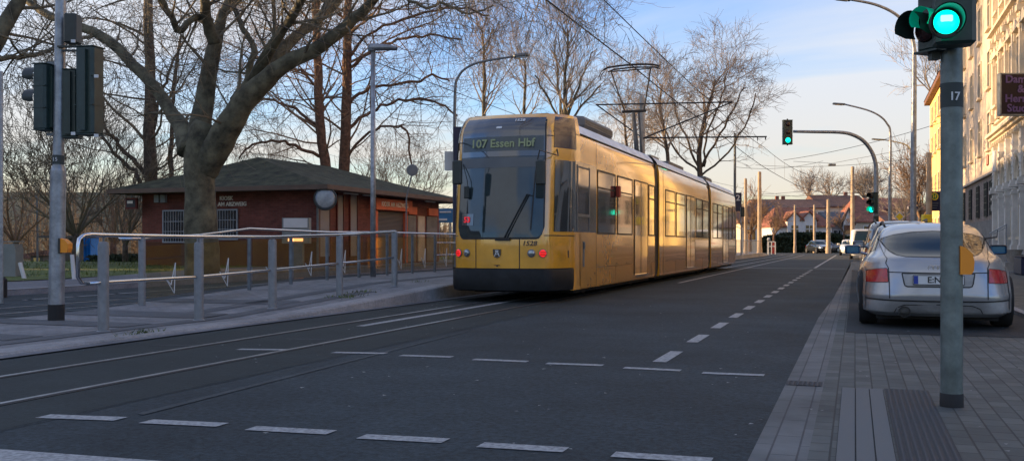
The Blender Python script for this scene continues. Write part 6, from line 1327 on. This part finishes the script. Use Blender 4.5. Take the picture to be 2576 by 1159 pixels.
# --- small signs and boxes
c=A(1155,0,28.3); t=thing('departure_board','tall dark departure board standing on the platform left of the tram','sign',(c.x,c.y,.3)); q=MB(); z0,z1=A(0,590,28.3).z,A(0,320,28.3).z
q.obox(Vector((c.x,c.y,z1-1.6)),RIGHT,FWD,UZ,.17,.1,1.6); bd=q.build('board',M['sign_navy'],t); q=MB(); q.lathe(A(1165,350,28.2),-FWD,[(.13,0),(.13,.04)],16); q.build('green_disc',M['sign_green'],bd); q=MB(); q.obox(A(1163,372,28.18),RIGHT,FWD,UZ,.07,.02,.07); q.build('yellow_field',M['sign_yellow'],bd)
q=MB(); q.lathe((c.x,c.y,.3),(0,0,1),[(.06,0),(.06,z1-3)],10); q.build('pole',M['galv'],t)
c=A(1130,0,28.6); t=thing('info_panel','two small white panels on a thin post left of the tram','sign',(c.x,c.y,.3)); q=MB(); q.obox(A(1131,394,28.5),RIGHT,FWD,UZ,.15,.02,.15); q.obox(A(1131,418,28.5),RIGHT,FWD,UZ,.15,.02,.13); q.build('panel',M['white_plain'],t); q=MB(); p=A(1147,HY,28.6); q.lathe((p.x,p.y,.3),(0,0,1),[(.06,0),(.055,A(0,380,28.6).z-.3)],10); q.build('post',M['galv'],t)
c=A(1037,428,33); t=thing('traffic_mirror','small round grey mirror seen from behind, above the far end of the kiosk roof','mirror',c); q=MB(); q.lathe(c,-FWD,[(.19,-.03),(.2,0),(.19,.03),(.1,.04)],24); q.build('disc',M['sign_back'],t,smooth=True,auto=40)
b=A(1020,HY,33); q=MB(); q.tube([Vector((b.x,b.y,.2)),A(1022,500,33),A(1030,462,33),A(1037,432,33)],.025,6); q.build('pole',M['galv_dark'],t)
t=thing('advert_sign','blue and white roadside advert board beyond the kiosk, left of the tram','sign',A(1116,545,50)); q=MB(); q.obox(A(1118,542,50),RIGHT,FWD,UZ,.46,.05,.36); q.build('board',M['sky_blue_ad'],t); q=MB(); q.obox(A(1120,533,49.9),RIGHT,FWD,UZ,.3,.02,.04); q.obox(A(1112,552,49.9),RIGHT,FWD,UZ,.25,.02,.05); q.build('print',M['white_plain'],t); q=MB(); 
for x in (1104,1132): p=A(x,HY,50); q.lathe((p.x,p.y,0),(0,0,1),[(.05,0),(.05,2.2)],8)
q.build('legs',M['galv'],t)
# tram stop sign on the right pavement
t=thing('stop_sign','black stop sign with a green H in a yellow ring on the far pavement','sign',A(2352,506,62)); c=A(2353,506,62); q=MB(); q.obox(c,RIGHT,FWD,UZ,.40,.04,.62); bd=q.build('board',M['sign_navy'],t)
q=MB(); q.lathe(A(2350,494,61.94),-FWD,[(.24,0),(.24,.02)],24); r1=q.build('ring',M['sign_yellow'],bd); q=MB(); q.lathe(A(2350,494,61.92),-FWD,[(.18,.0),(.18,.012)],24); q.build('disc',M['sign_green'],bd)
text_mb('H',A(2350,494,61.89),RIGHT,UZ,.3,.006,bold=.008).build('letter',M['sign_yellow'],bd)
for k in range(3): q=MB(); q.obox(A(2350,511+k*6,61.94),RIGHT,FWD,UZ,.25-.05*k,.01,.03); q.build('text_row',M['galv_dark'],bd)
p=A(2364,HY,62); q=MB(); q.lathe((p.x,p.y,0),(0,0,1),[(.05,0),(.05,4.3)],8); q.build('post',M['galv'],t)
t=thing('priority_sign','yellow diamond priority sign with a white border between the two lamp masts','sign',A(2262,545,62)); c=A(2262,545,62); q=MB()
def diamond(c,s,th): q.prism([c+RIGHT*s,c+UZ*s,c-RIGHT*s,c-UZ*s],FWD*th)
diamond(c,.33,.03); q.build('plate',M['white_plain'],t); q=MB(); diamond(c-FWD*.012,.24,.01); q.build('yellow_field',M['sign_yellow'],t); p=A(2262,HY,62.1); q=MB(); q.lathe((p.x,p.y,0),(0,0,1),[(.04,0),(.04,c.z)],8); q.build('post',M['galv_dark'],t)
t=thing('mailbox','yellow mailbox on a stand by the yellow building','mailbox',A(2329,547,60)); q=MB(); q.rbox(A(2330,550,60),RIGHT,FWD,UZ,.27,.2,.26,.05); q.build('box',M['sign_yellow'],t); p=A(2330,HY,60); q=MB(); q.lathe((p.x,p.y,0),(0,0,1),[(.07,0),(.07,A(0,560,60).z)],8); q.build('stand',M['galv'],t)
t=thing('street_sign','small white street name plate with dark bars above the diamond sign','sign',A(2295,520,70)); q=MB(); q.obox(A(2296,522,70),RIGHT,FWD,UZ,.36,.02,.1); q.build('plate',M['sign_navy'],t); q=MB(); q.obox(A(2284,522,69.9),RIGHT,FWD,UZ,.04,.02,.1); q.build('plate_edge',M['white_plain'],t); p=A(2302,HY,70.1); q=MB(); q.lathe((p.x,p.y,0),(0,0,1),[(.04,0),(.04,A(0,518,70).z)],8); q.build('post',M['galv'],t)
# left edge: cabinet, posts, thin pole
Zc_=27; t=thing('utility_cabinet','grey utility cabinet standing on the pavement at the left edge','cabinet',A(22,695,Zc_)); a=A(-22,0,Zc_); b=A(49,0,Zc_); z1=A(0,622,Zc_).z; m_=(a+b)/2
q=MB(); q.obox(Vector((m_.x,m_.y,(z1+.15)/2+.0)),RIGHT,FWD,UZ,(b-a).length/2,.22,(z1-.15)/2); q.build('body',M['cabinet_grey'],t); q=MB(); q.obox(Vector((m_.x,m_.y,z1+.05)),RIGHT,FWD,UZ,(b-a).length/2-.03,.22,.05); q.obox(Vector((m_.x,m_.y,z1+.16)),RIGHT,FWD,UZ,(b-a).length/2+.01,.25,.015); q.build('lid',M['cabinet_grey'],t)
q=MB(); q.obox(Vector((m_.x,m_.y,z1*.5))-FWD*.223,RIGHT,FWD,UZ,.006,.003,z1*.4); q.build('door_gap',M['seal'],t)
for (x0,y0,x1,y1,l) in ((62,722,50,660,'white leaning marker post beside the grey cabinet'),(187,722,181,640,'white leaning marker post right of the thick signal pole')):
    q=MB(); a=A(x0,y0,25.5); b=A(x1,y1,25.5); a.z=.1; q.tube([a,b],[.055,.05],8); tag(q.build('marker_post',M['white_plain']),l,'post')
q=MB(); p=A(3,HY,17); q.lathe((p.x,p.y,0),(0,0,1),[(.035,0),(.03,A(0,180,17).z)],8); tag(q.build('thin_pole',M['galv']),'thin grey pole cut by the left edge of the photo','pole')
q=MB(); p=A(94,HY,52); pp=[Vector((p.x,p.y,-1)),A(94,560,52),A(93,500,52),A(88,490,52)]; q.tube(pp,[.06,.05,.04,.03],8); tag(q.build('thin_lamp_pole',M['galv_dark']),'slim pale lamp pole among the trees at the left','pole')
q=MB(); p=G(14,748); q.lathe((p.x-.1,p.y,0),(0,0,1),[(.1,0),(.1,.35),(.06,.4)],10); tag(q.build('bollard',M['black_rub']),'short black bollard at the left edge below the cabinet','bollard')
for o in list(bpy.data.objects):
    if o.type=='MESH' and len(o.data.vertices)==0: bpy.data.objects.remove(o)
